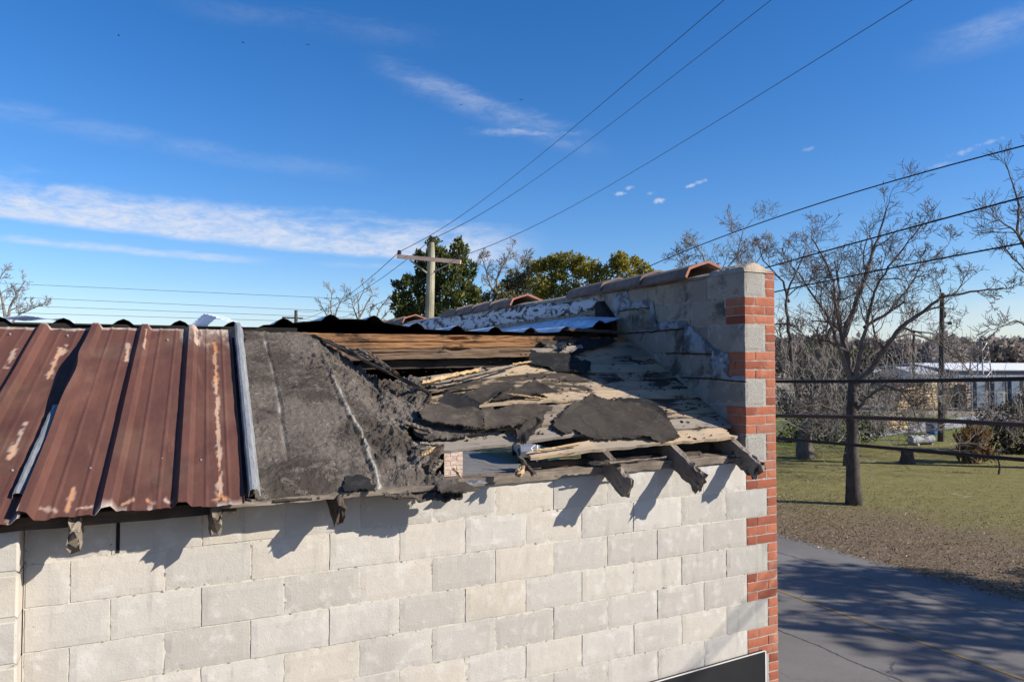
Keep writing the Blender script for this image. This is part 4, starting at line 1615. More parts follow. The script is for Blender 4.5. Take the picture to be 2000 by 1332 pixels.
rr = random.Random(17)
cr_ = MB()
for k in range(420):
    px, py = rr.uniform(790, 1420), rr.uniform(690, 860)
    u, s_ = us(px, py)
    if u > -.03 or s_ < .0 or s_ > 1.3:
        continue
    c = rp(u, s_, .012 + sag(u, s_))
    q = rr.uniform(.003, .012)
    cr_.frame(c, (math.cos(k), math.sin(k) * CA, math.sin(k) * SA), (-math.sin(k), math.cos(k) * CA, math.cos(k) * SA), (0, SA, -CA), q * rr.uniform(.6, 2.5), q, q * .6, q * .15)
tag(cr_.build('felt_crumbs', M['scrap_dark'], None), 'small dark crumbs of felt scattered over the deck boards', 'crumbs', kind='stuff')
rr = random.Random(23)
SPL = ((884, 744, 1000, 716), (850, 756, 900, 747), (996, 770, 1060, 778), (1000, 712, 1035, 707), (1045, 880, 1130, 868), (905, 838, 960, 832), (1190, 905, 1300, 893), (820, 866, 850, 868))
SLB = ('long grey split lath along the top of the bowed boards', 'short split lath beside the bright tan board', 'tan split strip between the pointed felt and the flap edge', 'small tan sliver at the upper end of the bowed boards',
       'split strip along the edge of the bottom pale board', 'short strip under the ragged flap edge', 'grey lath lying inside between the rafter tails', 'short strip at the left end of the lowest grey board')
for k, q in enumerate(SPL):
    plank(q, .03, .03, rr.uniform(.018, .035), rr.uniform(.008, .014), SLB[k], ('old_wood', 'old_wood', 'splinter', 'splinter', 'splinter', 'old_wood', 'old_wood', 'deck_grey')[k], 80 + k * 3, rag=.006, roll=rr.uniform(.2, .6))

# raised loose sheets on the far part of the back roof
ls = MB()
P0 = [at_y(px, py, 5.0) for px, py in ((372, 634), (398, 612), (420, 618), (462, 636))]
cx = P0[0].x


def loose(i, j):
    t = i / 36
    if t < .35:
        q = P0[0].lerp(P0[1], t / .35)
    elif t < .6:
        q = P0[1].lerp(P0[2], (t - .35) / .25)
    else:
        q = P0[2].lerp(P0[3], (t - .6) / .4)
    return (q.x + j * .06, 5.0 + j * .25, q.z + .005 * math.sin(i * 2.1) + .01 * j - (.0 if i % 36 else .03))


ls.grid(loose, 36, 4)
tag(ls.build('loose_roof_sheet', M['silver'], None, solid=.003), 'pale corrugated sheet peeled up on the far roof', 'metal sheet')
ls = MB()
ls.grid(lambda i, j: (-7.5 + i * .08, 5.0 + j * .6, Z1 + 1.30 + .11 + .015 * math.sin(i * 1.1) + .02 * j + (-.006 * i if i > 34 else 0)), 40, 3)
tag(ls.build('loose_roof_sheet', M['silver'], None, solid=.003), 'silver roofing sheet lying raised at the far left of the roof', 'metal sheet')

# ------------------------------------------------------------------ utility pole and overhead wires
PD1 = 23.0
pb = at_d(838, 640, PD1)
ptop = at_d(843, 474, PD1)
pole = empty('utility_pole', (pb.x, pb.y, 0), 'grey green wooden utility pole with one tan crossarm behind the parapet', 'utility pole', 'utility poles')
mb = MB()
base = Vector((pb.x - (ptop.x - pb.x) * 1.5, pb.y - (ptop.y - pb.y) * 1.5, 0))
mb.tube([base, pb, base.lerp(ptop, .93), ptop], [.17, .15, .125, .085], 14)
mb.build('pole_shaft', M['pole'], pole)
ca0, ca1 = at_d(776, 501, PD1 - .25), at_d(900, 512, PD1 - .55)
mb = MB()
mb.bar(ca0, ca1, .10, .12)
mb.build('crossarm', M['crossarm'], pole)
for (q0, q1) in (((800, 508), (834, 533)), ((878, 516), (847, 531))):
    mb = MB()
    mb.bar(at_d(*q0, PD1 - .35), at_d(*q1, PD1 - .2), .03, .045)
    mb.build('brace', M['pole'], pole)
ins = []
for (px, py, dd) in ((780, 492, -.25), (843, 468, 0), (895, 503, -.5)):
    c = at_d(px, py, PD1 + dd)
    ins.append(c)
    mb = MB()
    mb.tube([c + Vector((0, 0, -.14)), c + Vector((0, 0, -.08))], [.015, .015], 6)
    mb.tube([c + Vector((0, 0, -.08)), c + Vector((0, 0, -.03)), c + Vector((0, 0, -.01)), c + Vector((0, 0, .02)), c + Vector((0, 0, .05))], [.05, .075, .05, .07, .03], 10)
    mb.build('insulator', M['insul'], pole)
# far pole on the same line
PD2 = 62.0
fp = at_d(578, 640, PD2)
pole2 = empty('utility_pole', (fp.x, fp.y, 0), 'small distant utility pole with crossarm just above the black metal edge', 'utility pole', 'utility poles')
mb = MB()
ft = at_d(578, 606, PD2)
mb.tube([(fp.x, fp.y, 0), fp, ft], [.17, .15, .13], 8)
mb.build('pole_shaft', M['dark_pole'], pole2)
mb = MB()
mb.bar(at_d(551, 620, PD2), at_d(592, 622, PD2), .1, .12)
mb.build('crossarm', M['dark_pole'], pole2)
wl = ('leftmost of the three overhead wires climbing from the crossarm', 'middle of the three overhead wires, from the pole top', 'rightmost of the three overhead wires climbing from the crossarm')
for k, (c, top, fpx) in enumerate(zip(ins, ((1415, 0), (1507, 0), (1783, 0)), ((556, 620), (578, 606), (588, 621)))):
    q = at_z(top[0], top[1], c.z - .35)
    far = at_d(*fpx, PD2)
    pts = []
    for i in range(13):
        t = i / 12
        p = far.lerp(c, t)
        p.z -= 4 * t * (1 - t) * .9
        pts.append(p)
    d = (q - c)
    for i in range(1, 31):
        t = i / 15
        p = c + d * t
        p.z = c.z - .35 * (t if t < 1 else (t - (t - 1) * 1.6)) - (.25 * math.sin(math.pi * min(1, t)))
        pts.append(p)
    mb = MB()
    mb.tube(pts, [(.011 if i < 13 else max(.0035, .011 - .0008 * (i - 12))) for i in range(len(pts))], 5)
    tag(mb.build('overhead_wire', M['wire_grey']), wl[k], 'wire', 'overhead wires')

# cables along the street
XC = 6.5
cab = [((1280, 515), (1640, 385), (2000, 285), .0065, 'wire', 'thin black wire highest over the right side, above the bare tree'),
       ((1500, 522), (1760, 450), (2000, 385), .008, 'wire', 'black wire crossing the middle of the bare tree crown'),
       ((1515, 570), (1760, 520), (2000, 475), .0075, 'wire', 'lowest of the rising black wires beside the brick pier'),
       ((1520, 745), (1760, 744), (2000, 740), .018, 'wire', 'thick black cable almost level in front of the tree fork'),
       ((1520, 812), (1760, 818), (2000, 830), .020, 'wire_brown', 'thick brown cable crossing the tree trunk, second lowest of the cables'),
       ((1520, 856), (1760, 877), (2000, 898), .017, 'wire', 'lowest thick black cable crossing over the lawn')]
for k, (a, m_, b, r_, mt, lab) in enumerate(cab):
    A, Mi, B = at_x(*a, XC), at_x(*m_, XC), at_x(*b, XC)
    # quadratic z(y) through the three points
    ys = [A.y, Mi.y, B.y]
    zs = [A.z, Mi.z, B.z]
    def zq(y):
        s_ = 0
        for i in range(3):
            t = zs[i]
            for j in range(3):
                if j != i:
                    t *= (y - ys[j]) / (ys[i] - ys[j])
            s_ += t
        return s_
    # keep the curve tame outside the photo
    e0, e1 = B.y, A.y
    def zz(y):
        if y < e0:
            sl = (zq(e0 + .05) - zq(e0)) / .05
            return zq(e0) + sl * (y - e0) + .004 * (y - e0) ** 2
        if y > e1:
            sl = (zq(e1) - zq(e1 - .05)) / .05
            return zq(e1) + sl * (y - e1) + .006 * (y - e1) ** 2
        return zq(y)
    pts = [(XC, -14 + i * .5, zz(-14 + i * .5)) for i in range(61)]
    mb = MB()
    mb.tube(pts, r_ * 1.6, 8)
    tag(mb.build('street_cable', M[mt]), lab, 'cable', 'cables along the street')
# faint distant lines at the left
for k, (ya, yb, lab) in enumerate(((556, 583, 'highest of the faint distant power lines at the left horizon'), (582, 608, 'second faint distant power line down at the left horizon'), (598, 620, 'third faint distant power line down at the left horizon'), (612, 630, 'lowest faint distant power line, close above the rusty roof'))):
    D = 90.0
    a, b = at_d(60, ya, D), at_d(660, yb, D)
    d = b - a
    a, b = a - d * .5, b + d * .05
    mb = MB()
    mb.tube([a.lerp(b, i / 10) for i in range(11)], .022, 4)
    tag(mb.build('distant_power_line', M['wire_grey']), lab, 'wire', 'distant power lines')


# ------------------------------------------------------------------ trees
class Tree:
    def __init__(s, seed, sides=(7, 5, 4, 3)):
        s.r = random.Random(seed)
        s.mb = MB()
        s.n = 0

    def grow(s, p, d, L, r0, lvl, maxlvl, rmin, curl=.35, up=.12, kids=None):
        r = s.r
        n = max(3, int(4 + (maxlvl - lvl) * 1.5))
        pts, rad = [p.copy()], [r0]
        d = d.normalized()
        for i in range(n):
            d = (d + Vector((r.uniform(-1, 1), r.uniform(-1, 1), r.uniform(-1, 1))) * curl + Vector((0, 0, up))).normalized()
            p = p + d * (L / n)
            pts.append(p.copy())
            rad.append(max(rmin, r0 * (1 - .75 * (i + 1) / n)))
        s.mb.tube(pts, rad, 5 if lvl < 2 else (4 if lvl < 3 else 3), cap=False)
        s.n += 1
        if lvl < maxlvl:
            s.children(pts, rad, L, lvl, maxlvl, rmin, curl, up)

    def children(s, pts, rad, L, lvl, maxlvl, rmin, curl, up, dens=1.0, start=.2):
        r = s.r
        n = int((4 + r.randint(0, 3)) * dens) if lvl < 3 else r.randint(3, 4)
        for k in range(n):
            t = start + (1 - start) * (k + r.random()) / n
            f = t * (len(pts) - 1)
            i = min(int(f), len(pts) - 2)
            q = pts[i].lerp(pts[i + 1], f - i)
            rr = rad[i] + (rad[i + 1] - rad[i]) * (f - i)
            ax = (pts[i + 1] - pts[i]).normalized()
            side = Vector((r.uniform(-1, 1), r.uniform(-1, 1), r.uniform(-.6, 1)))
            side = (side - ax * side.dot(ax))
            if side.length < .01:
                continue
            side.normalize()
            ang = r.uniform(.5, 1.15)
            dd = ax * math.cos(ang) + side * math.sin(ang)
            s.grow(q, dd, L * (r.uniform(.38, .62) if lvl < 2 else r.uniform(.5, .8)) * (1.1 - .35 * t), max(rmin, rr * .62), lvl + 1, maxlvl, rmin, curl, up)

    def limb(s, pts, r0, r1, lvl, maxlvl, rmin, curl=.32, up=.05, dens=1.5, start=.2, Lk=.42, wob=.03):
        pts = [Vector(p) for p in pts]
        # resample with a little wobble
        out, rad = [], []
        tot = sum((b - a).length for a, b in zip(pts[:-1], pts[1:]))
        acc = 0
        for a, b in zip(pts[:-1], pts[1:]):
            l = (b - a).length
            m = 4
            for i in range(m):
                t = i / m
                q = a.lerp(b, t)
                if out:
                    q += Vector((s.r.uniform(-1, 1), s.r.uniform(-1, 1), s.r.uniform(-1, 1))) * wob * min(1, l)
                out.append(q)
                rad.append(r0 + (r1 - r0) * ((acc + l * t) / tot) ** .8)
            acc += l
        out.append(pts[-1])
        rad.append(r1)
        s.mb.tube(out, rad, 7, cap=False)
        s.children(out, rad, tot * Lk, lvl, maxlvl, rmin, curl, up, dens, start)
        return out


def dpath(pix, d0, dz=0.0):
    """photo path at depth d0, the depth changing by dz over its length"""
    n = len(pix) - 1
    return [at_d(x, y, d0 + dz * i / n) for i, (x, y) in enumerate(pix)]


def bare_tree(name, base_px, trunk, limbs, depth, label, seed, maxlvl=4, rmin=.008, mats=('bark', 'twig'), grp=None, r_base=.2, cat='tree', dens=1.6):
    b = at_d(base_px[0], base_px[1], depth)
    root = empty(name, (b.x, b.y, 0), label, cat, grp)
    tp = dpath(trunk, depth)
    tp[0] = Vector((b.x, b.y, -.05))
    T = MB()
    n = len(tp)
    rad = [r_base * (1.25 if i == 0 else 1 - .35 * i / (n - 1)) for i in range(n)]
    full, fr = [], []
    rr = random.Random(seed)
    for i in range(n - 1):
        for k in range(5):
            t = k / 5
            full.append(tp[i].lerp(tp[i + 1], t) + Vector((rr.uniform(-1, 1), rr.uniform(-1, 1), 0)) * r_base * .07)
            fr.append((rad[i] + (rad[i + 1] - rad[i]) * t) * rr.uniform(.95, 1.06))
    full.append(tp[-1])
    fr.append(rad[-1])
    T.tube(full, fr, 12)
    T.build('trunk', M[mats[0]], root, smooth=True)
    tr = Tree(seed)
    for (pix, dz, r0, r1) in limbs:
        tr.limb(dpath(pix, depth, dz), r0, r1, 1, maxlvl, rmin, dens=dens)
    tr.mb.build('crown', M[mats[1]], root)
    return root


D1 = at_z(1668, 985).y
d1 = (at_z(1668, 985) - CAM).dot(_f)
bare_tree('bare_tree', (1668, 985), [(1668, 985), (1664, 880), (1664, 800), (1666, 745)], [
    ([(1664, 760), (1702, 720), (1727, 682), (1762, 637), (1804, 609), (1839, 581), (1895, 570), (1960, 562)], -1.5, .11, .02),
    ([(1666, 748), (1655, 690), (1640, 640), (1632, 590), (1628, 550), (1610, 505), (1585, 465)], 1.0, .10, .02),
    ([(1666, 745), (1650, 700), (1647, 660), (1662, 618), (1688, 551), (1702, 500), (1718, 455), (1735, 400)], 2.0, .15, .02),
    ([(1668, 742), (1682, 680), (1700, 600), (1712, 560), (1745, 510), (1775, 470), (1800, 440)], -1.5, .085, .015),
    ([(1660, 735), (1636, 672), (1618, 620), (1590, 580), (1560, 535), (1535, 505)], -1.0, .08, .015),
    ([(1672, 800), (1700, 772), (1730, 752), (1762, 765), (1785, 800), (1800, 845)], -1.5, .06, .012),
    ([(1690, 705), (1735, 665), (1780, 652), (1830, 668), (1872, 700), (1905, 740)], 1.5, .055, .012),
    ([(1688, 640), (1735, 610), (1770, 570), (1800, 520), (1850, 480)], 1.0, .06, .012),
    ([(1662, 690), (1620, 668), (1575, 660), (1540, 640)], -.5, .05, .012),
    ([(1660, 830), (1630, 800), (1600, 790), (1560, 795)], -.8, .035, .01),
], d1, 'tall bare tree with dark straight trunk on the lawn beyond the road', 21, 5, .0065, ('bark_dark', 'twig'), 'bare winter trees', .21)
d2 = (at_z(1573, 895) - CAM).dot(_f)
bare_tree('bare_tree', (1573, 895), [(1573, 895), (1571, 860), (1577, 825)], [
    ([(1577, 828), (1588, 782), (1594, 751), (1608, 677), (1625, 640), (1640, 570), (1630, 510)], 2, .24, .03),
    ([(1577, 828), (1560, 775), (1548, 720), (1545, 690), (1541, 647), (1534, 595), (1541, 560), (1559, 525), (1576, 483)], -2, .17, .02),
    ([(1541, 590), (1530, 550), (1505, 525), (1488, 505), (1480, 470)], -1, .07, .015),
    ([(1594, 751), (1640, 720), (1690, 700), (1730, 690)], -2, .08, .015),
    ([(1575, 830), (1545, 800), (1525, 770)], 1, .08, .015),
], d2, 'thick pale trunked bare tree close beside the brick pier', 22, 5, .008, ('bark', 'twig'), 'bare winter trees', .40)
bare_tree('bare_tree', (2085, 915), [(2085, 915), (2070, 800), (2060, 640)], [
    ([(2060, 640), (2030, 560), (2000, 476), (1979, 448), (1951, 430), (1930, 437)], -1, .12, .018),
    ([(2060, 640), (2020, 560), (2000, 525), (1979, 504), (1958, 480)], 0, .09, .015),
    ([(2020, 520), (1986, 455), (1990, 402), (1975, 350), (1961, 308)], .5, .09, .014),
    ([(2062, 700), (2010, 640), (1985, 625), (1950, 640), (1925, 670)], -1, .07, .013),
    ([(2064, 700), (2110, 600), (2140, 480), (2130, 380)], 1, .14, .02),
    ([(2060, 640), (2040, 480), (2030, 380), (2010, 300)], 1, .11, .015),
], 31.5, 'bare tree reaching in from the right edge of the view', 23, 4, .009, ('bark_dark', 'twig'), 'bare winter trees', .33)
bare_tree('bare_tree', (1400, 838), [(1400, 838), (1395, 700), (1392, 610)], [
    ([(1392, 610), (1388, 545), (1372, 500), (1352, 468)], 0, .12, .02),
    ([(1392, 610), (1400, 545), (1440, 500), (1450, 455), (1468, 430)], 1, .12, .02),
    ([(1392, 620), (1420, 560), (1470, 525), (1500, 480)], -1, .11, .02),
    ([(1392, 640), (1365, 580), (1345, 530), (1325, 500)], 1, .10, .02),
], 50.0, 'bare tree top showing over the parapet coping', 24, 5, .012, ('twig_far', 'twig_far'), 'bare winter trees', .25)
bare_tree('bare_tree', (8, 760), [(8, 760), (10, 690), (14, 640)], [
    ([(14, 640), (20, 600), (35, 570), (50, 548)], 0, .2, .03), ([(14, 640), (5, 590), (-5, 550), (15, 522)], 0, .2, .03), ([(14, 640), (40, 612), (70, 600), (92, 590)], 1, .15, .03), ([(14, 650), (-20, 600), (-60, 560)], 1, .2, .03),
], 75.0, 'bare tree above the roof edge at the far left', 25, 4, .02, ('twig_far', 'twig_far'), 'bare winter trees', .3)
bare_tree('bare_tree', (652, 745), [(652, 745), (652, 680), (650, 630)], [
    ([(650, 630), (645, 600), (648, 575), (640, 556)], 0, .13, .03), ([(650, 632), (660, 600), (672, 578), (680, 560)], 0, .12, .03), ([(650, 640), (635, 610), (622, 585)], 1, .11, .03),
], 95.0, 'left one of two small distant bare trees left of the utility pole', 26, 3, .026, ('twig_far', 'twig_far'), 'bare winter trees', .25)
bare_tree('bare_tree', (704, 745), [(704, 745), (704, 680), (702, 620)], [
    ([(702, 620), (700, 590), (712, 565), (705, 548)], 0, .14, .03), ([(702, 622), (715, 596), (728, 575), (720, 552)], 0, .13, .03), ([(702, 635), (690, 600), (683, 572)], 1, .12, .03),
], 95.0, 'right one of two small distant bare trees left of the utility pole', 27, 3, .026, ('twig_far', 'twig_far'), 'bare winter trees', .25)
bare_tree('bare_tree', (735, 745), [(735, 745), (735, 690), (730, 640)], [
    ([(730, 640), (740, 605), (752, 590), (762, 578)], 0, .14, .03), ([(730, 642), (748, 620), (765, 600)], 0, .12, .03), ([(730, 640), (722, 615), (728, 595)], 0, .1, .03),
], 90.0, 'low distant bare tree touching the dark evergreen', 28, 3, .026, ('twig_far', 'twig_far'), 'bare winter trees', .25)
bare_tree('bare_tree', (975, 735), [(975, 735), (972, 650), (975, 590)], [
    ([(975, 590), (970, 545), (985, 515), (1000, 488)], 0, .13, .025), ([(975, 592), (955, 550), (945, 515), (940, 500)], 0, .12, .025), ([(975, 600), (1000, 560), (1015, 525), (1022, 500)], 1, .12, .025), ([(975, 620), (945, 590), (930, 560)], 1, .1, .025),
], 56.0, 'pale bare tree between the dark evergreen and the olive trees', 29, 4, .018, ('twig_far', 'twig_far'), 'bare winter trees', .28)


def leaf_cloud(mb, blobs, per, size, seed, up=0.0, shell=.55, stretch=1.0):
    """blobs: (centre, rx, rz); scatters small leaf sprays through their volume"""
    r = random.Random(seed)
    for (c, rx, rz) in blobs:
        n = int(per * rx * rx)
        for k in range(n):
            while True:
                v = Vector((r.uniform(-1, 1), r.uniform(-1, 1), r.uniform(-1, 1)))
                if .01 < v.length <= 1:
                    break
            v = v.normalized() * (v.length ** shell)
            p = c + Vector((v.x * rx, v.y * rx, v.z * rz))
            if fbm(p.x * 1.1 / max(.3, rx * .6), p.y * 1.1 / max(.3, rx * .6), p.z * 1.1 / max(.3, rx * .6), 2) < -.22:
                continue
            a = Vector((r.gauss(0, 1), r.gauss(0, 1), r.gauss(0, 1) + up)).normalized()
            b = a.cross(Vector((r.gauss(0, 1), r.gauss(0, 1), r.gauss(0, 1)))).normalized()
            L = size * r.uniform(.6, 1.5) * stretch
            W = size * r.uniform(.3, .6)
            mb.add([tuple(p - b * W * .5), tuple(p + a * L * .45 - b * W), tuple(p + a * L), tuple(p + a * L * .5 + b * W)], [(0, 1, 2, 3)])


def leafy_tree(name, base_px, depth, crown_px, label, mat, seed, grp=None, per=220, size=.16, sub=3, up=0, trunk_r=.2, cat='tree', stretch=1.0, shell=.55, mtrunk='bark_dark', twigs=False):
    """crown_px: list of (x, y, radius px)"""
    b = at_d(base_px[0], base_px[1], depth)
    root = empty(name, (b.x, b.y, 0), label, cat, grp)
    r = random.Random(seed)
    T = MB()
    k = depth / FPX
    cs = []
    for (x, y, rad) in crown_px:
        c = at_d(x, y, depth + r.uniform(-1, 1) * rad * k * .8)
        cs.append((c, rad * k))
    topc = max(cs, key=lambda q: q[0].z)[0]
    mid = Vector((b.x, b.y, max(.6, topc.z * .55)))
    T.tube([Vector((b.x, b.y, -.05)), Vector((b.x + .1, b.y, mid.z * .5)), mid], [trunk_r * 1.2, trunk_r, trunk_r * .7], 9)
    for (c, rad) in cs:
        s0 = mid.lerp(Vector((b.x, b.y, .3)), r.uniform(0, .6))
        T.tube([s0, s0.lerp(c, .5) + Vector((r.uniform(-.2, .2), 0, r.uniform(0, .3))), c], [trunk_r * .45, trunk_r * .3, trunk_r * .1], 5, cap=False)
    T.build('trunk', M[mtrunk], root)
    C = MB()
    blobs = []
    for (c, rad) in cs:
        for q in range(sub * 3):
            v = Vector((r.gauss(0, 1), r.gauss(0, 1), r.gauss(0, 1))).normalized() * rad * r.uniform(.35, .95)
            rr = rad * r.uniform(.22, .42)
            blobs.append((c + v, rr, rr * r.uniform(.8, 1.3)))
        blobs.append((c, rad * .75, rad * .75))
    leaf_cloud(C, blobs, per, size, seed + 1, up, shell, stretch)
    C.build('crown', M[mat], root)
    return root


leafy_tree('cedar_tree', (850, 745), 48, [(850, 500, 26), (895, 498, 26), (915, 530, 24), (830, 525, 26), (870, 530, 34), (800, 560, 26), (785, 590, 26), (840, 570, 40), (895, 570, 40), (925, 580, 22), (800, 615, 32), (850, 620, 45), (905, 620, 40), (790, 640, 30), (845, 475, 12), (895, 474, 10), (818, 500, 12), (778, 560, 12)],
           'dense dark evergreen tree behind the utility pole', 'cedar', 31, per=620, size=.17, up=1.6, stretch=1.5)
for (bx, cr, lab, mt, sd_, dep) in (
        (1010, [(1005, 545, 26), (1040, 530, 26), (985, 575, 30), (1030, 575, 36), (960, 590, 24)], 'greyish olive tree tangled with bare branches, leftmost of the olive trees', 'olive_grey', 41, 52),
        (1090, [(1085, 525, 30), (1110, 510, 22), (1060, 560, 34), (1100, 560, 36), (1130, 525, 24), (1075, 515, 22), (1050, 520, 18)], 'tall round topped olive green tree in the middle of the olive trees', 'olive', 42, 48),
        (1160, [(1155, 530, 24), (1140, 560, 30), (1175, 550, 26), (1145, 515, 20)], 'narrow olive green tree right of the tall round topped one', 'olive', 43, 47),
        (1225, [(1215, 515, 26), (1195, 525, 22), (1240, 520, 22), (1225, 550, 32), (1262, 528, 18), (1205, 510, 16)], 'wide olive green tree just above the parapet coping, rightmost of the olive trees', 'olive', 44, 46)):
    leafy_tree('olive_tree', (bx, 760), dep, cr + [(cr[0][0] - 4, 600, 34), (cr[0][0] + 22, 620, 36), (cr[0][0] + 5, 665, 40), (cr[0][0] + 12, 710, 34)], lab, mt, sd_, 'olive green trees behind the parapet', per=1100, size=.14)

leafy_tree('olive_tree', (1370, 835), 36, [(1370, 600, 34), (1345, 630, 36), (1395, 630, 36), (1370, 670, 44), (1330, 670, 34), (1410, 670, 34), (1370, 710, 36)], 'low leafy tree added across the street, unseen behind the brick pier, to shade the parked car', 'bush', 46, per=420, size=.14)  # unseen tree added for the shade it throws on street and car
# evergreen shrubs and brush on the right
leafy_tree('evergreen_bush', (1620, 890), 42, [(1600, 700, 34), (1635, 720, 40), (1590, 760, 40), (1640, 790, 48), (1690, 700, 34), (1700, 760, 42), (1570, 830, 44), (1625, 850, 44), (1690, 830, 40), (1545, 860, 34), (1740, 770, 28), (1540, 790, 30)],
           'large dark broadleaf evergreen bush behind the bare tree trunks', 'bush', 51, per=480, size=.15, cat='bush')
leafy_tree('evergreen_bush', (1720, 875), 48, [(1715, 830, 30), (1750, 850, 24), (1690, 855, 24)], 'low grey green bush at the lawn edge right of the tree trunk', 'bush', 52, per=240, size=.13, cat='bush', trunk_r=.08)
leafy_tree('evergreen_bush', (1950, 905), 30, [(1950, 885, 20), (1940, 895, 14)], 'small light green shrub at the foot of the brush mound', 'olive_grey', 53, per=420, size=.08, cat='bush', trunk_r=.04)
leafy_tree('brush_mound', (1960, 895), 37, [(1920, 830, 36), (1960, 815, 40), (2000, 800, 45), (1990, 850, 45), (1945, 860, 36), (1950, 885, 24), (1985, 885, 28), (2020, 885, 28), (2030, 840, 50), (1900, 855, 22), (2060, 800, 50)], 'dark tangled brush mound at the right edge of the lawn', 'brush', 54, per=800, size=.10, cat='brush', trunk_r=.08)
leafy_tree('dried_plant', (1895, 902), 33.3, [(1880, 858, 17), (1900, 855, 20), (1920, 856, 17), (1890, 880, 20), (1912, 880, 20), (1880, 893, 15), (1900, 896, 16), (1922, 893, 14), (1890, 898, 10), (1908, 898, 10)], 'dry brown grass clump in front of the brush mound', 'dry', 55, per=900, size=.13, cat='dry plant', up=2.5, stretch=2.2, trunk_r=.05)
tr = Tree(77)
for k in range(26):
    px = tr.r.uniform(1860, 2040)
    py = tr.r.uniform(800, 885)
    p = at_d(px, py, tr.r.uniform(33, 38))
    tr.grow(p, Vector((tr.r.uniform(-1, 1), tr.r.uniform(-.5, .5), tr.r.uniform(-.1, .7))), tr.r.uniform(1, 2.4), .02, 2, 4, .007)
tag(tr.mb.build('dead_branches', M['twig_far']), 'pale dead branches tangled over the dark brush mound', 'branches', kind='stuff')
tr = Tree(78)
for k in range(150):
    px = tr.r.uniform(1522, 1860)
    py = tr.r.uniform(740, 870)
    p = at_d(px, py, tr.r.uniform(28, 40))
    tr.grow(p, Vector((tr.r.uniform(-1, 1), tr.r.uniform(-.5, .5), tr.r.uniform(-.4, .6))), tr.r.uniform(1, 2.6), .02, 2, 4, .008)
tag(tr.mb.build('undergrowth_twigs', M['twig_far']), 'bare scrub twigs filling the hedge line behind the lawn', 'undergrowth', kind='stuff')
# dark stump on the lawn
sp = at_z(1772, 905)
mb = MB()
mb.tube([sp + Vector((0, 0, -.02)), sp + Vector((0.02, 0, .35)), sp + Vector((.0, 0, .62)), sp + Vector((.0, 0, .64))], [.36, .27, .25, .08], 11)
tag(mb.build('tree_stump', M['bark_dark']), 'dark stump standing on the lawn under the lowest cable', 'stump')
sp = at_z(1650, 910)
tr = Tree(79)
tr.limb([sp, sp + Vector((.12, 0, .8)), sp + Vector((.3, 0, 1.5)), sp + Vector((.5, .2, 3.0))], .10, .03, 2, 4, .008)
tag(tr.mb.build('sapling', M['bark_dark']), 'thin leaning sapling just left of the tall bare tree trunk', 'tree')

# ------------------------------------------------------------------ far background, right
def wood(name, blobs_px, mat, seed, label, per, size, depth, kind='stuff', cat='trees', stretch=1.6, up=.8):
    r = random.Random(seed)
    mb = MB()
    k = depth / FPX
    bl = []
    for (x, y, rad) in blobs_px:
        dd = depth + r.uniform(-14, 14)
        c = at_d(x, y, dd)
        bl.append((c, rad * k, rad * k * .9))
        base = Vector((c.x, c.y, 0))
        mb.tube([base, base.lerp(c, .6), c], [.35, .25, .1], 4, cap=False)
        zz = c.z - rad * k
        while zz > 1:
            bl.append((Vector((c.x, c.y, zz)), rad * k * .85, rad * k * .6))
            zz -= rad * k
    leaf_cloud(mb, bl, per, size, seed + 3, up, .7, stretch)
    return tag(mb.build(name, M[mat]), label, cat, kind=kind)


r0 = random.Random(9)
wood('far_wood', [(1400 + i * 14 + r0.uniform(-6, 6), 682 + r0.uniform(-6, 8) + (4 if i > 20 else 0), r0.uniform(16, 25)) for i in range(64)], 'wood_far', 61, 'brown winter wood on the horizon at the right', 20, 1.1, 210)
wood('far_pine_ridge', [(1950 + i * 12, 678 + r0.uniform(-4, 4) - i * .2, r0.uniform(12, 17)) for i in range(14)], 'pine_far', 62, 'dark green pine ridge on the horizon at the right edge', 26, 1.0, 290)
wood('far_tree', [(1848, 690, 36), (1830, 700, 26), (1868, 700, 26)], 'wood_far', 63, 'large round brown treetop standing out of the far wood', 26, .9, 150, kind=None, cat='tree')
wood('far_tree', [(1600, 690, 30), (1585, 705, 24), (1620, 705, 24)], 'olive_grey', 64, 'greenish far treetop directly behind the bare tree fork', 26, .8, 120, kind=None, cat='tree')
wood('far_wood', [(-300 + i * 45 + r0.uniform(-12, 12), 690 + r0.uniform(-8, 6), r0.uniform(20, 30)) for i in range(36)], 'wood_far', 65, 'brown wood low on the horizon hidden behind the roof', 8, 1.4, 260)

M['white_roof'] = mat_simple('white_metal_roof', (.70, .70, .70), (.78, .78, .78), .5, .6, .1)
M['grey_wall'] = mat_simple('blue_grey_siding', (.10, .108, .13), (.14, .148, .17), .6, .8, .1)
M['white_wall'] = mat_simple('white_siding', (.62, .60, .56), (.70, .68, .64), .6, .8, .1)
M['dark_open'] = mat_simple('dark_opening', (.03, .03, .033), (.045, .045, .05), 1, .7, 0)
M['grey_roof'] = mat_simple('grey_shingle_roof', (.30, .31, .33), (.38, .39, .41), 1, .8, .1)
M['lumber'] = mat_simple('stacked_yellow_lumber', (.46, .32, .16), (.56, .41, .23), 1.5, .85, .3, c3=(.22, .15, .09), stretch=(.3, .3, 6))
M['lumber_dark'] = mat_simple('stacked_brown_lumber', (.20, .15, .11), (.30, .22, .15), 1.5, .85, .3, c3=(.10, .08, .06), stretch=(.3, .3, 6))
M['rack_blue'] = mat_simple('blue_grey_panels', (.06, .09, .13), (.10, .13, .17), 1, .7, .1)
M['yard_road'] = mat_simple('pale_yard_road', (.30, .29, .28), (.36, .35, .33), .3, .9, .1)
M['steel'] = mat_simple('grey_steel', (.20, .21, .22), (.28, .29, .30), 2, .5, 0, metal=.4)


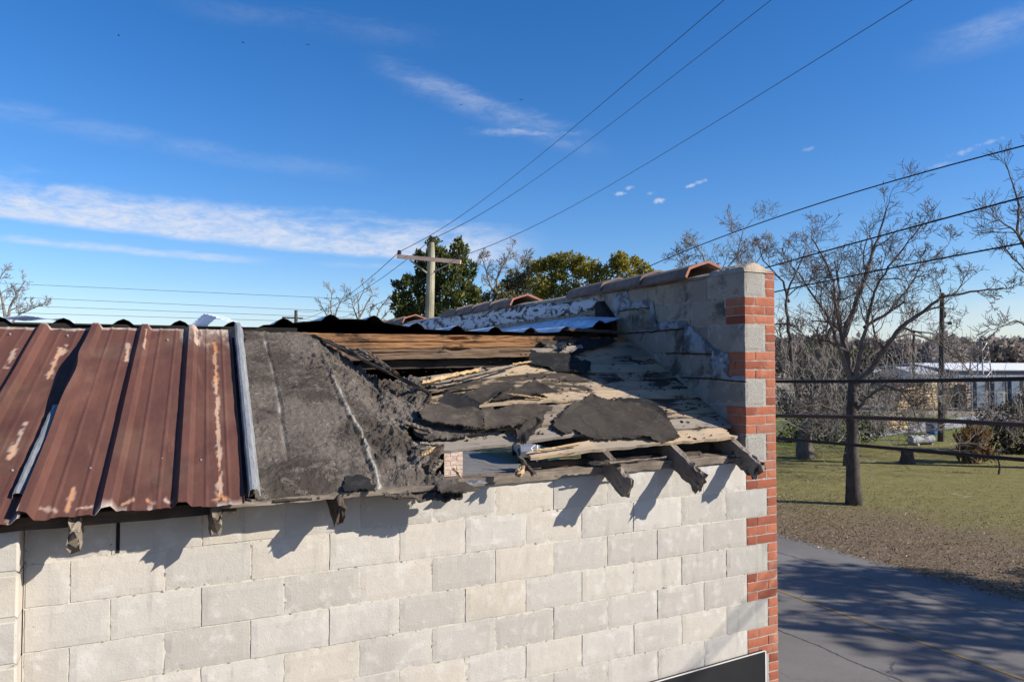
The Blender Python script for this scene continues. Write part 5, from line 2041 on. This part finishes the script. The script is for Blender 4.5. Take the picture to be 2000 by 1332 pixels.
def hall(px0, px1, py_eave, py_ridge, depth, deepth, label, wm, rm, name='warehouse', openings=(), cat='building', over=.3):
    """long gabled building whose long side faces the camera"""
    a, b = at_d(px0, py_eave, depth), at_d(px1, py_eave, depth)
    a2, b2 = Vector((a.x, a.y, 0)), Vector((b.x, b.y, 0))
    d = (b2 - a2).normalized()
    nrm = Vector((-d.y, d.x, 0))
    if nrm.dot(_f) < 0:
        nrm = -nrm
    ze = (a.z + b.z) / 2
    zr = at_d(px0, py_ridge, depth + deepth / 2).z
    root = empty(name, (a2 + b2) / 2, label, cat)
    W = MB()
    L = (b2 - a2).length
    def Q(u, v, z): return tuple(a2 + d * u + nrm * v + Vector((0, 0, z)))
    W.add([Q(0, 0, 0), Q(L, 0, 0), Q(L, deepth, 0), Q(0, deepth, 0), Q(0, 0, ze), Q(L, 0, ze), Q(L, deepth, ze), Q(0, deepth, ze), Q(0, deepth / 2, zr - .1), Q(L, deepth / 2, zr - .1)],
          [(0, 1, 5, 4), (2, 3, 7, 6), (1, 2, 6, 9, 5), (3, 0, 4, 8, 7)])
    W.build('wall', M[wm], root)
    Rf = MB()
    o = over
    Rf.add([Q(-o, -o, ze), Q(L + o, -o, ze), Q(L + o, deepth / 2, zr), Q(-o, deepth / 2, zr), Q(L + o, deepth + o, ze), Q(-o, deepth + o, ze)], [(0, 1, 2, 3), (3, 2, 4, 5)])
    Rf.build('roof', M[rm], root, solid=.15)
    for (u0, u1, z0, z1) in openings:
        O = MB()
        O.add([Q(L * u0, -.04, ze * z0), Q(L * u1, -.04, ze * z0), Q(L * u1, -.04, ze * z1), Q(L * u0, -.04, ze * z1), Q(L * u0, .02, ze * z0), Q(L * u1, .02, ze * z0), Q(L * u1, .02, ze * z1), Q(L * u0, .02, ze * z1)],
              [(0, 1, 2, 3), (0, 4, 5, 1), (1, 5, 6, 2), (2, 6, 7, 3), (3, 7, 4, 0)])
        O.build('opening', M['dark_open'], root)
    return root


hall(1862, 2120, 722, 709, 118, 26, 'long white roofed warehouse with blue grey walls behind the lumber yard', 'grey_wall', 'white_roof', openings=((.15, .3, .02, .6), (.45, .7, .02, .65)))
hall(1786, 1836, 730, 716, 108, 11, 'small white house with grey roof left of the warehouse', 'white_wall', 'grey_roof', 'white_house', openings=((.2, .3, .3, .7), (.5, .62, .3, .7)))
hall(1725, 1778, 733, 722, 128, 10, 'low grey shed left of the small white house', 'grey_wall', 'grey_roof', 'storage_shed', openings=((.4, .6, .05, .7),))
for (px, py, wd, dp, ht, dd, lab, mt) in ((1760, 800, 3.2, 1.6, 2.2, 78, 'yellow lumber stack furthest left in the yard', 'lumber'), (1800, 797, 2.6, 1.6, 2.6, 80, 'tall yellow lumber stack left of the dark pole', 'lumber'), (1855, 795, 2.2, 1.6, 2.6, 79, 'yellow lumber stack right of the dark pole', 'lumber'),
                                           (1885, 796, 1.8, 1.4, 2.4, 78, 'brown lumber stack beside the lattice tower', 'lumber_dark'), (1735, 838, 2.2, 1.4, 1.0, 56, 'low tan lumber stack half hidden by the bush', 'lumber'), (1822, 792, 2.4, 1.5, 1.9, 84, 'brown lumber stack behind the two yellow stacks', 'lumber_dark')):
    c = at_z(px, py)
    c = at_d(px, py, (c - CAM).dot(_f))
    root_b = Vector((c.x, c.y, 0))
    mb = MB()
    nl = int(ht / .28)
    rr = random.Random(px)
    for k in range(nl):
        o = rr.uniform(-.06, .06)
        z = k * ht / nl
        mb.box((root_b.x - wd / 2 + o, root_b.y - dp / 2 + o, z + .05), (root_b.x + wd / 2 + o, root_b.y + dp / 2 + o, z + ht / nl - .02))
        for q in (-.4, 0, .4):
            mb.box((root_b.x + q * wd - .05, root_b.y - dp / 2, z - (0 if k else 0)), (root_b.x + q * wd + .05, root_b.y + dp / 2, z + .05))
    tag(mb.build('lumber_stack', M[mt]), lab, 'lumber', 'lumber stacks in the yard')
# storage rack
c = at_z(1960, 800)
rk = empty('storage_rack', (c.x, c.y, 0), 'steel storage rack with blue grey panels in front of the warehouse', 'rack')
mb = MB()
for i in range(7):
    for j in (0, 1):
        x, y = c.x - 5 + i * 1.9, c.y + j * 1.2 - i * .5
        mb.box((x - .05, y - .05, 0), (x + .05, y + .05, 3.4))
for z in (.2, 1.7, 3.3):
    for j in (0, 1):
        mb.bar((c.x - 5, c.y + j * 1.2, z), (c.x + 6.4, c.y + j * 1.2 - 3, z), .07, .09)
mb.build('frame', M['steel'], rk)
for i in range(6):
    if i in (3,):
        continue
    mb = MB()
    mb.box((c.x - 4.7 + i * 1.9, c.y - .1 - i * .5 - .2, .35), (c.x - 4.7 + i * 1.9 + 1.3, c.y + .5 - i * .5 - .2, 3.1))
    mb.build('stored_panel', M['rack_blue'], rk)
# yard road
yr = MB()
ya = [at_z(1690, 840), at_z(1900, 812), at_z(2150, 806), at_z(2200, 818), at_z(1900, 832), at_z(1690, 856)]
yr.add([(p.x, p.y, .02) for p in ya], [(0, 5, 4, 1), (1, 4, 3, 2)])
tag(yr.build('yard_road', M['yard_road'], origin=(0, 0, 0)), kind='structure')
# dark poles
for (px, pyt, pyb, lamp, lab) in ((1840, 572, 862, True, 'tall dark utility pole with a short lamp arm beyond the lawn'), (1785, 645, 800, False, 'shorter dark utility pole left of the tall one in the yard')):
    b = at_z(px - 2, pyb)
    dd = (b - CAM).dot(_f)
    t_ = at_d(px, pyt, dd)
    root = empty('utility_pole', (b.x, b.y, 0), lab, 'utility pole', 'utility poles')
    mb = MB()
    mb.tube([b, t_], [.19 if lamp else .16, .12], 9)
    mb.build('pole_shaft', M['dark_pole'], root)
    if lamp:
        mb = MB()
        p = at_d(px + 1, 632, dd)
        q = at_d(px + 17, 631, dd)
        mb.tube([p, p.lerp(q, .5) + Vector((0, 0, .06)), q], [.04, .035, .03], 6)
        mb.build('lamp_arm', M['steel'], root)
        mb = MB()
        mb.tube([q - (q - p) * .5, q - (q - p) * .3, q, q + (q - p) * .12], [.03, .09, .11, .04], 8)
        mb.build('lamp_head', M['dark_pole'], root)
        mb = MB()
        p = at_d(px + 4, 612, dd)
        mb.tube([p + Vector((0, 0, -.3)), p + Vector((0, 0, -.2)), p + Vector((0, 0, .1))], [.02, .12, .10], 8)
        mb.build('bracket', M['dark_pole'], root)
# lattice tower
b = at_z(1916, 800)
dd = (b - CAM).dot(_f)
t_ = at_d(1918, 668, dd)
tw = empty('lattice_tower', (b.x, b.y, 0), 'thin grey steel lattice tower behind the brown dried plant', 'tower')
mb = MB()
H = t_.z
for (i, j) in ((-1, -1), (1, -1), (1, 1), (-1, 1)):
    mb.bar((b.x + i * .9, b.y + j * .9, 0), (b.x + i * .45, b.y + j * .45, H), .09, .09, up=(1, 0, 0))
mb.build('tower_legs', M['steel'], tw)
mb = MB()
n = 7
for k in range(n):
    z0, z1 = H * k / n, H * (k + 1) / n
    w0, w1 = .9 - .45 * k / n, .9 - .45 * (k + 1) / n
    cs = ((-1, -1), (1, -1), (1, 1), (-1, 1))
    for q in range(4):
        a, c_ = cs[q], cs[(q + 1) % 4]
        mb.bar((b.x + a[0] * w0, b.y + a[1] * w0, z0), (b.x + c_[0] * w1, b.y + c_[1] * w1, z1), .05, .05, up=(.3, .2, .9))
        mb.bar((b.x + a[0] * w1, b.y + a[1] * w1, z1), (b.x + c_[0] * w1, b.y + c_[1] * w1, z1), .05, .05)
mb.build('cross_bracing', M['steel'], tw)
mb = MB()
p = at_d(1908, 665, dd)
q = at_d(1932, 646, dd)
mb.tube([p, q], [.06, .05], 5)
mb.tube([p + Vector((0, 0, .5)), q + Vector((0, 0, .2))], [.05, .05], 5)
mb.build('top_boom', M['steel'], tw)
# small things on the far lawn
M['blue'] = mat_simple('blue_plastic', (.03, .12, .30), (.04, .15, .36), 2, .5, 0)
c = at_z(1820, 848)
mb = MB()
mb.tube([c, c + Vector((0, 0, .05)), c + Vector((0, 0, .75)), c + Vector((0, 0, .8)), c + Vector((0, 0, .7))], [.28, .32, .36, .37, .3], 12)
tag(mb.build('blue_drum', M['blue']), 'small blue drum on the far grass near the tall dark pole', 'drum')
c = at_z(1795, 868)
mb = MB()
mb.tube([c + Vector((-.8, 0, .3)), c + Vector((-.75, 0, .3)), c + Vector((.7, -.3, .3)), c + Vector((.8, -.3, .3))], [.12, .24, .24, .12], 12)
for q in (-.6, .6):
    mb.box((c.x + q - .06, c.y - .4, 0), (c.x + q + .06, c.y + .2, .12))
tag(mb.build('metal_tank', M['grey_roof']), 'pale horizontal metal tank lying on the far green grass', 'tank')

# ------------------------------------------------------------------ street things seen through the hole
M['car_paint'] = mat_simple('silver_car_paint', (.22, .23, .25), (.25, .26, .28), 2, .35, 0, metal=.2, spec=.5)
M['glass'] = mat_simple('dark_car_glass', (.02, .022, .025), (.03, .032, .035), 2, .08, 0, spec=.6)
M['tyre'] = mat_simple('black_tyre', (.018, .018, .018), (.026, .026, .026), 6, .8, .1)
M['rim'] = mat_simple('grey_alloy', (.35, .36, .37), (.45, .46, .47), 6, .35, 0, metal=.6)
M['bin'] = mat_simple('dark_green_plastic', (.022, .045, .030), (.030, .058, .040), 3, .5, 0)
M['white_paint'] = mat_simple('white_post_paint', (.68, .67, .64), (.76, .75, .72), 6, .7, .1)
cw = at_z(1016, 905)
car = empty('parked_car', (cw.x + 1.3, cw.y + .9, 0), 'silver parked car across the street, glimpsed through the roof hole', 'car')
CX, CY = cw.x + .1, cw.y
prof = [(-.75, .35), (-.85, .62), (-.6, .82), (.25, .95), (.85, 1.42), (2.3, 1.44), (3.0, 1.0), (3.45, .92), (3.55, .6), (3.45, .33)]
body = MB()


def car_pt(i, j):
    x, z = prof[i]
    t = (j / 8 - .5) * 2
    w_ = .86 * (1 - .16 * max(0, (z - .9) / .5))
    return (CX + x * .35 + t * w_ * .94 + .8, CY + x * .94 - t * w_ * .35 + .0, z - .02 * t * t)


body.grid(car_pt, 9, 8)
nb = len(body.v)
for j in (0, 8):
    vs = [car_pt(i, j) for i in range(10)]
    body.add(vs, [tuple(range(10)) if j else tuple(reversed(range(10)))])
body.add([car_pt(0, 0), car_pt(9, 0), car_pt(9, 8), car_pt(0, 8)], [(0, 1, 2, 3)])
body.build('body', M['car_paint'], car)
gl = MB()
for j, o in ((0, -.012), (8, .012)):
    vs = []
    for (x, z) in ((.5, 1.0), (.95, 1.36), (2.2, 1.38), (2.75, 1.02)):
        t = (j / 8 - .5) * 2
        w_ = .86 * (1 - .16 * max(0, (z - .9) / .5)) + .012
        vs.append((CX + x * .35 + t * w_ * .94 + .8, CY + x * .94 - t * w_ * .35, z))
    gl.add(vs, [(0, 1, 2, 3)])
gl.build('side_windows', M['glass'], car)
for (x, sgn) in ((.05, -1), (.05, 1), (2.75, -1), (2.75, 1)):
    c = Vector((CX + x * .35 + sgn * .80 * .94 + .8, CY + x * .94 - sgn * .80 * .35, .33))
    ax = Vector((.94, -.35, 0)) * sgn
    mb = MB()
    mb.tube([c - ax * .10, c - ax * .08, c + ax * .08, c + ax * .10], [.28, .33, .33, .28], 20)
    wh = mb.build('wheel', M['tyre'], car)
    mb = MB()
    mb.tube([c + ax * .085, c + ax * .108], [.2, .19], 14)
    mb.build('rim', M['rim'], wh)
bc = at_z(1075, 921)
bn = empty('wheelie_bin', (bc.x, bc.y, 0), 'dark green wheelie bin on the far side of the street, seen through the roof hole', 'bin')
mb = MB()


def taper(mb, c, w0, w1, z0, z1, d0=None, d1=None):
    d0, d1 = d0 or w0, d1 or w1
    vs = [(c.x + a * w0, c.y + b * d0, z0) for a, b in ((-1, -1), (1, -1), (1, 1), (-1, 1))] + [(c.x + a * w1, c.y + b * d1, z1) for a, b in ((-1, -1), (1, -1), (1, 1), (-1, 1))]
    mb.add(vs, [(3, 2, 1, 0), (4, 5, 6, 7), (0, 1, 5, 4), (1, 2, 6, 5), (2, 3, 7, 6), (3, 0, 4, 7)])


taper(mb, bc, .24, .31, .08, 1.0)
mb.build('bin_body', M['bin'], bn)
mb = MB()
taper(mb, bc, .34, .30, 1.002, 1.08)
mb.build('lid', M['bin'], bn)
for s_ in (-1, 1):
    mb = MB()
    c = Vector((bc.x + s_ * .22, bc.y + .24, .11))
    mb.tube([c - Vector((.035, 0, 0)), c + Vector((.035, 0, 0))], .11, 12)
    mb.build('wheel', M['tyre'], bn)
mb = MB()
mb.box((bc.x - .12, bc.y - .315, .78), (bc.x + .12, bc.y - .30, .90))
mb.build('sticker', M['white_paint'], bn)
pc = at_z(1049, 921)
po = empty('white_post', (pc.x, pc.y, 0), 'slim white post with a small bracket beside the wheelie bin', 'post')
mb = MB()
mb.tube([pc, pc + Vector((0, 0, 1.35)), pc + Vector((0, 0, 1.38))], [.045, .045, .02], 8)
mb.build('shaft', M['white_paint'], po)
mb = MB()
mb.bar(pc + Vector((0, 0, .75)), pc + Vector((-.3, 0, 1.0)), .04, .04)
mb.bar(pc + Vector((-.3, 0, 1.0)), pc + Vector((0, 0, 1.2)), .03, .03)
mb.build('bracket', M['white_paint'], po)

# ------------------------------------------------------------------ tree beside the camera side of the street, outside the frame, whose shade falls on the road
g0 = at_z(1790, 1165)
hh = 8.5
tc = Vector((g0.x, g0.y, 0)) + Vector((SUN_TO.x, SUN_TO.y, 0)) / SUN_TO.z * hh
root = empty('street_tree', (tc.x, tc.y, 0), 'leafy street tree whose shadow falls across the road', 'tree')
tr = Tree(91)
T = MB()
T.tube([(tc.x, tc.y, 0), (tc.x + .1, tc.y, 3), (tc.x, tc.y + .1, 6.5)], [.28, .22, .16], 9)
T.build('trunk', M['bark_dark'], root)
C = MB()
rr = random.Random(92)
bl = []
for k in range(46):
    v = Vector((rr.gauss(0, 1), rr.gauss(0, 1), rr.gauss(0, .55)))
    v = v.normalized() * rr.uniform(.25, 1.0)
    c = Vector((tc.x + v.x * 3.8, tc.y + v.y * 3.8, hh + v.z * 2.2))
    q = rr.uniform(.4, .85)
    bl.append((c, q, q * .5))
    tr.mb.tube([Vector((tc.x, tc.y, 5.5)), Vector((tc.x, tc.y, 6)).lerp(c, .55) + Vector((0, 0, .3)), c], [.06, .04, .015], 4, cap=False)
leaf_cloud(C, bl, 400, .17, 93)
C.build('crown', M['bush'], root)
tr.mb.build('limbs', M['bark_dark'], root)

pp = Vector((17.9, -5.3, 0))
root = empty('utility_pole', pp, 'plain dark pole standing on the verge whose thin shadow crosses the road', 'utility pole', 'utility poles')
mb = MB()
mb.tube([pp, pp + Vector((0, 0, 9))], [.17, .13], 10)
mb.build('pole_shaft', M['dark_pole'], root)
mb = MB()
mb.tube([pp + Vector((0, 0, 9)), pp + Vector((0, 0, 9.25))], [.06, .03], 8)
mb.build('insulator', M['insul'], root)

# ------------------------------------------------------------------ birds
M['bird'] = mat_simple('dark_bird', (.02, .02, .022), (.03, .03, .03), 5, .8, 0)
for k, (px, py, lab) in enumerate(((475, 84, 'tiny dark bird high in the sky, left one of the close pair'), (601, 88, 'tiny dark bird high in the sky, right one of the close pair'), (232, 70, 'tiny dark bird alone at the upper left of the sky'), (900, 205, 'tiny dark bird below the faint cloud wisp'), (1018, 196, 'tiny dark bird right on the faint cloud wisp'))):
    c = at_d(px, py, 130)
    rr = random.Random(k)
    a = rr.uniform(0, 6.28)
    d = Vector((math.cos(a), math.sin(a), 0))
    s_ = Vector((-d.y, d.x, 0))
    mb = MB()
    mb.tube([c - d * .2, c - d * .08, c + d * .1, c + d * .2], [.02, .06, .055, .015], 6)
    for q in (-1, 1):
        w0, w1, w2 = c + d * .08 + s_ * q * .04, c + s_ * q * .28 + Vector((0, 0, .10)), c - d * .06 + s_ * q * .5 + Vector((0, 0, .03))
        mb.add([tuple(w0), tuple(w1 + d * .06), tuple(w2), tuple(w1 - d * .08), tuple(c - d * .08 + s_ * q * .04)], [(0, 1, 2, 3, 4)])
    tag(mb.build('flying_bird', M['bird']), lab, 'bird', 'birds in the sky')
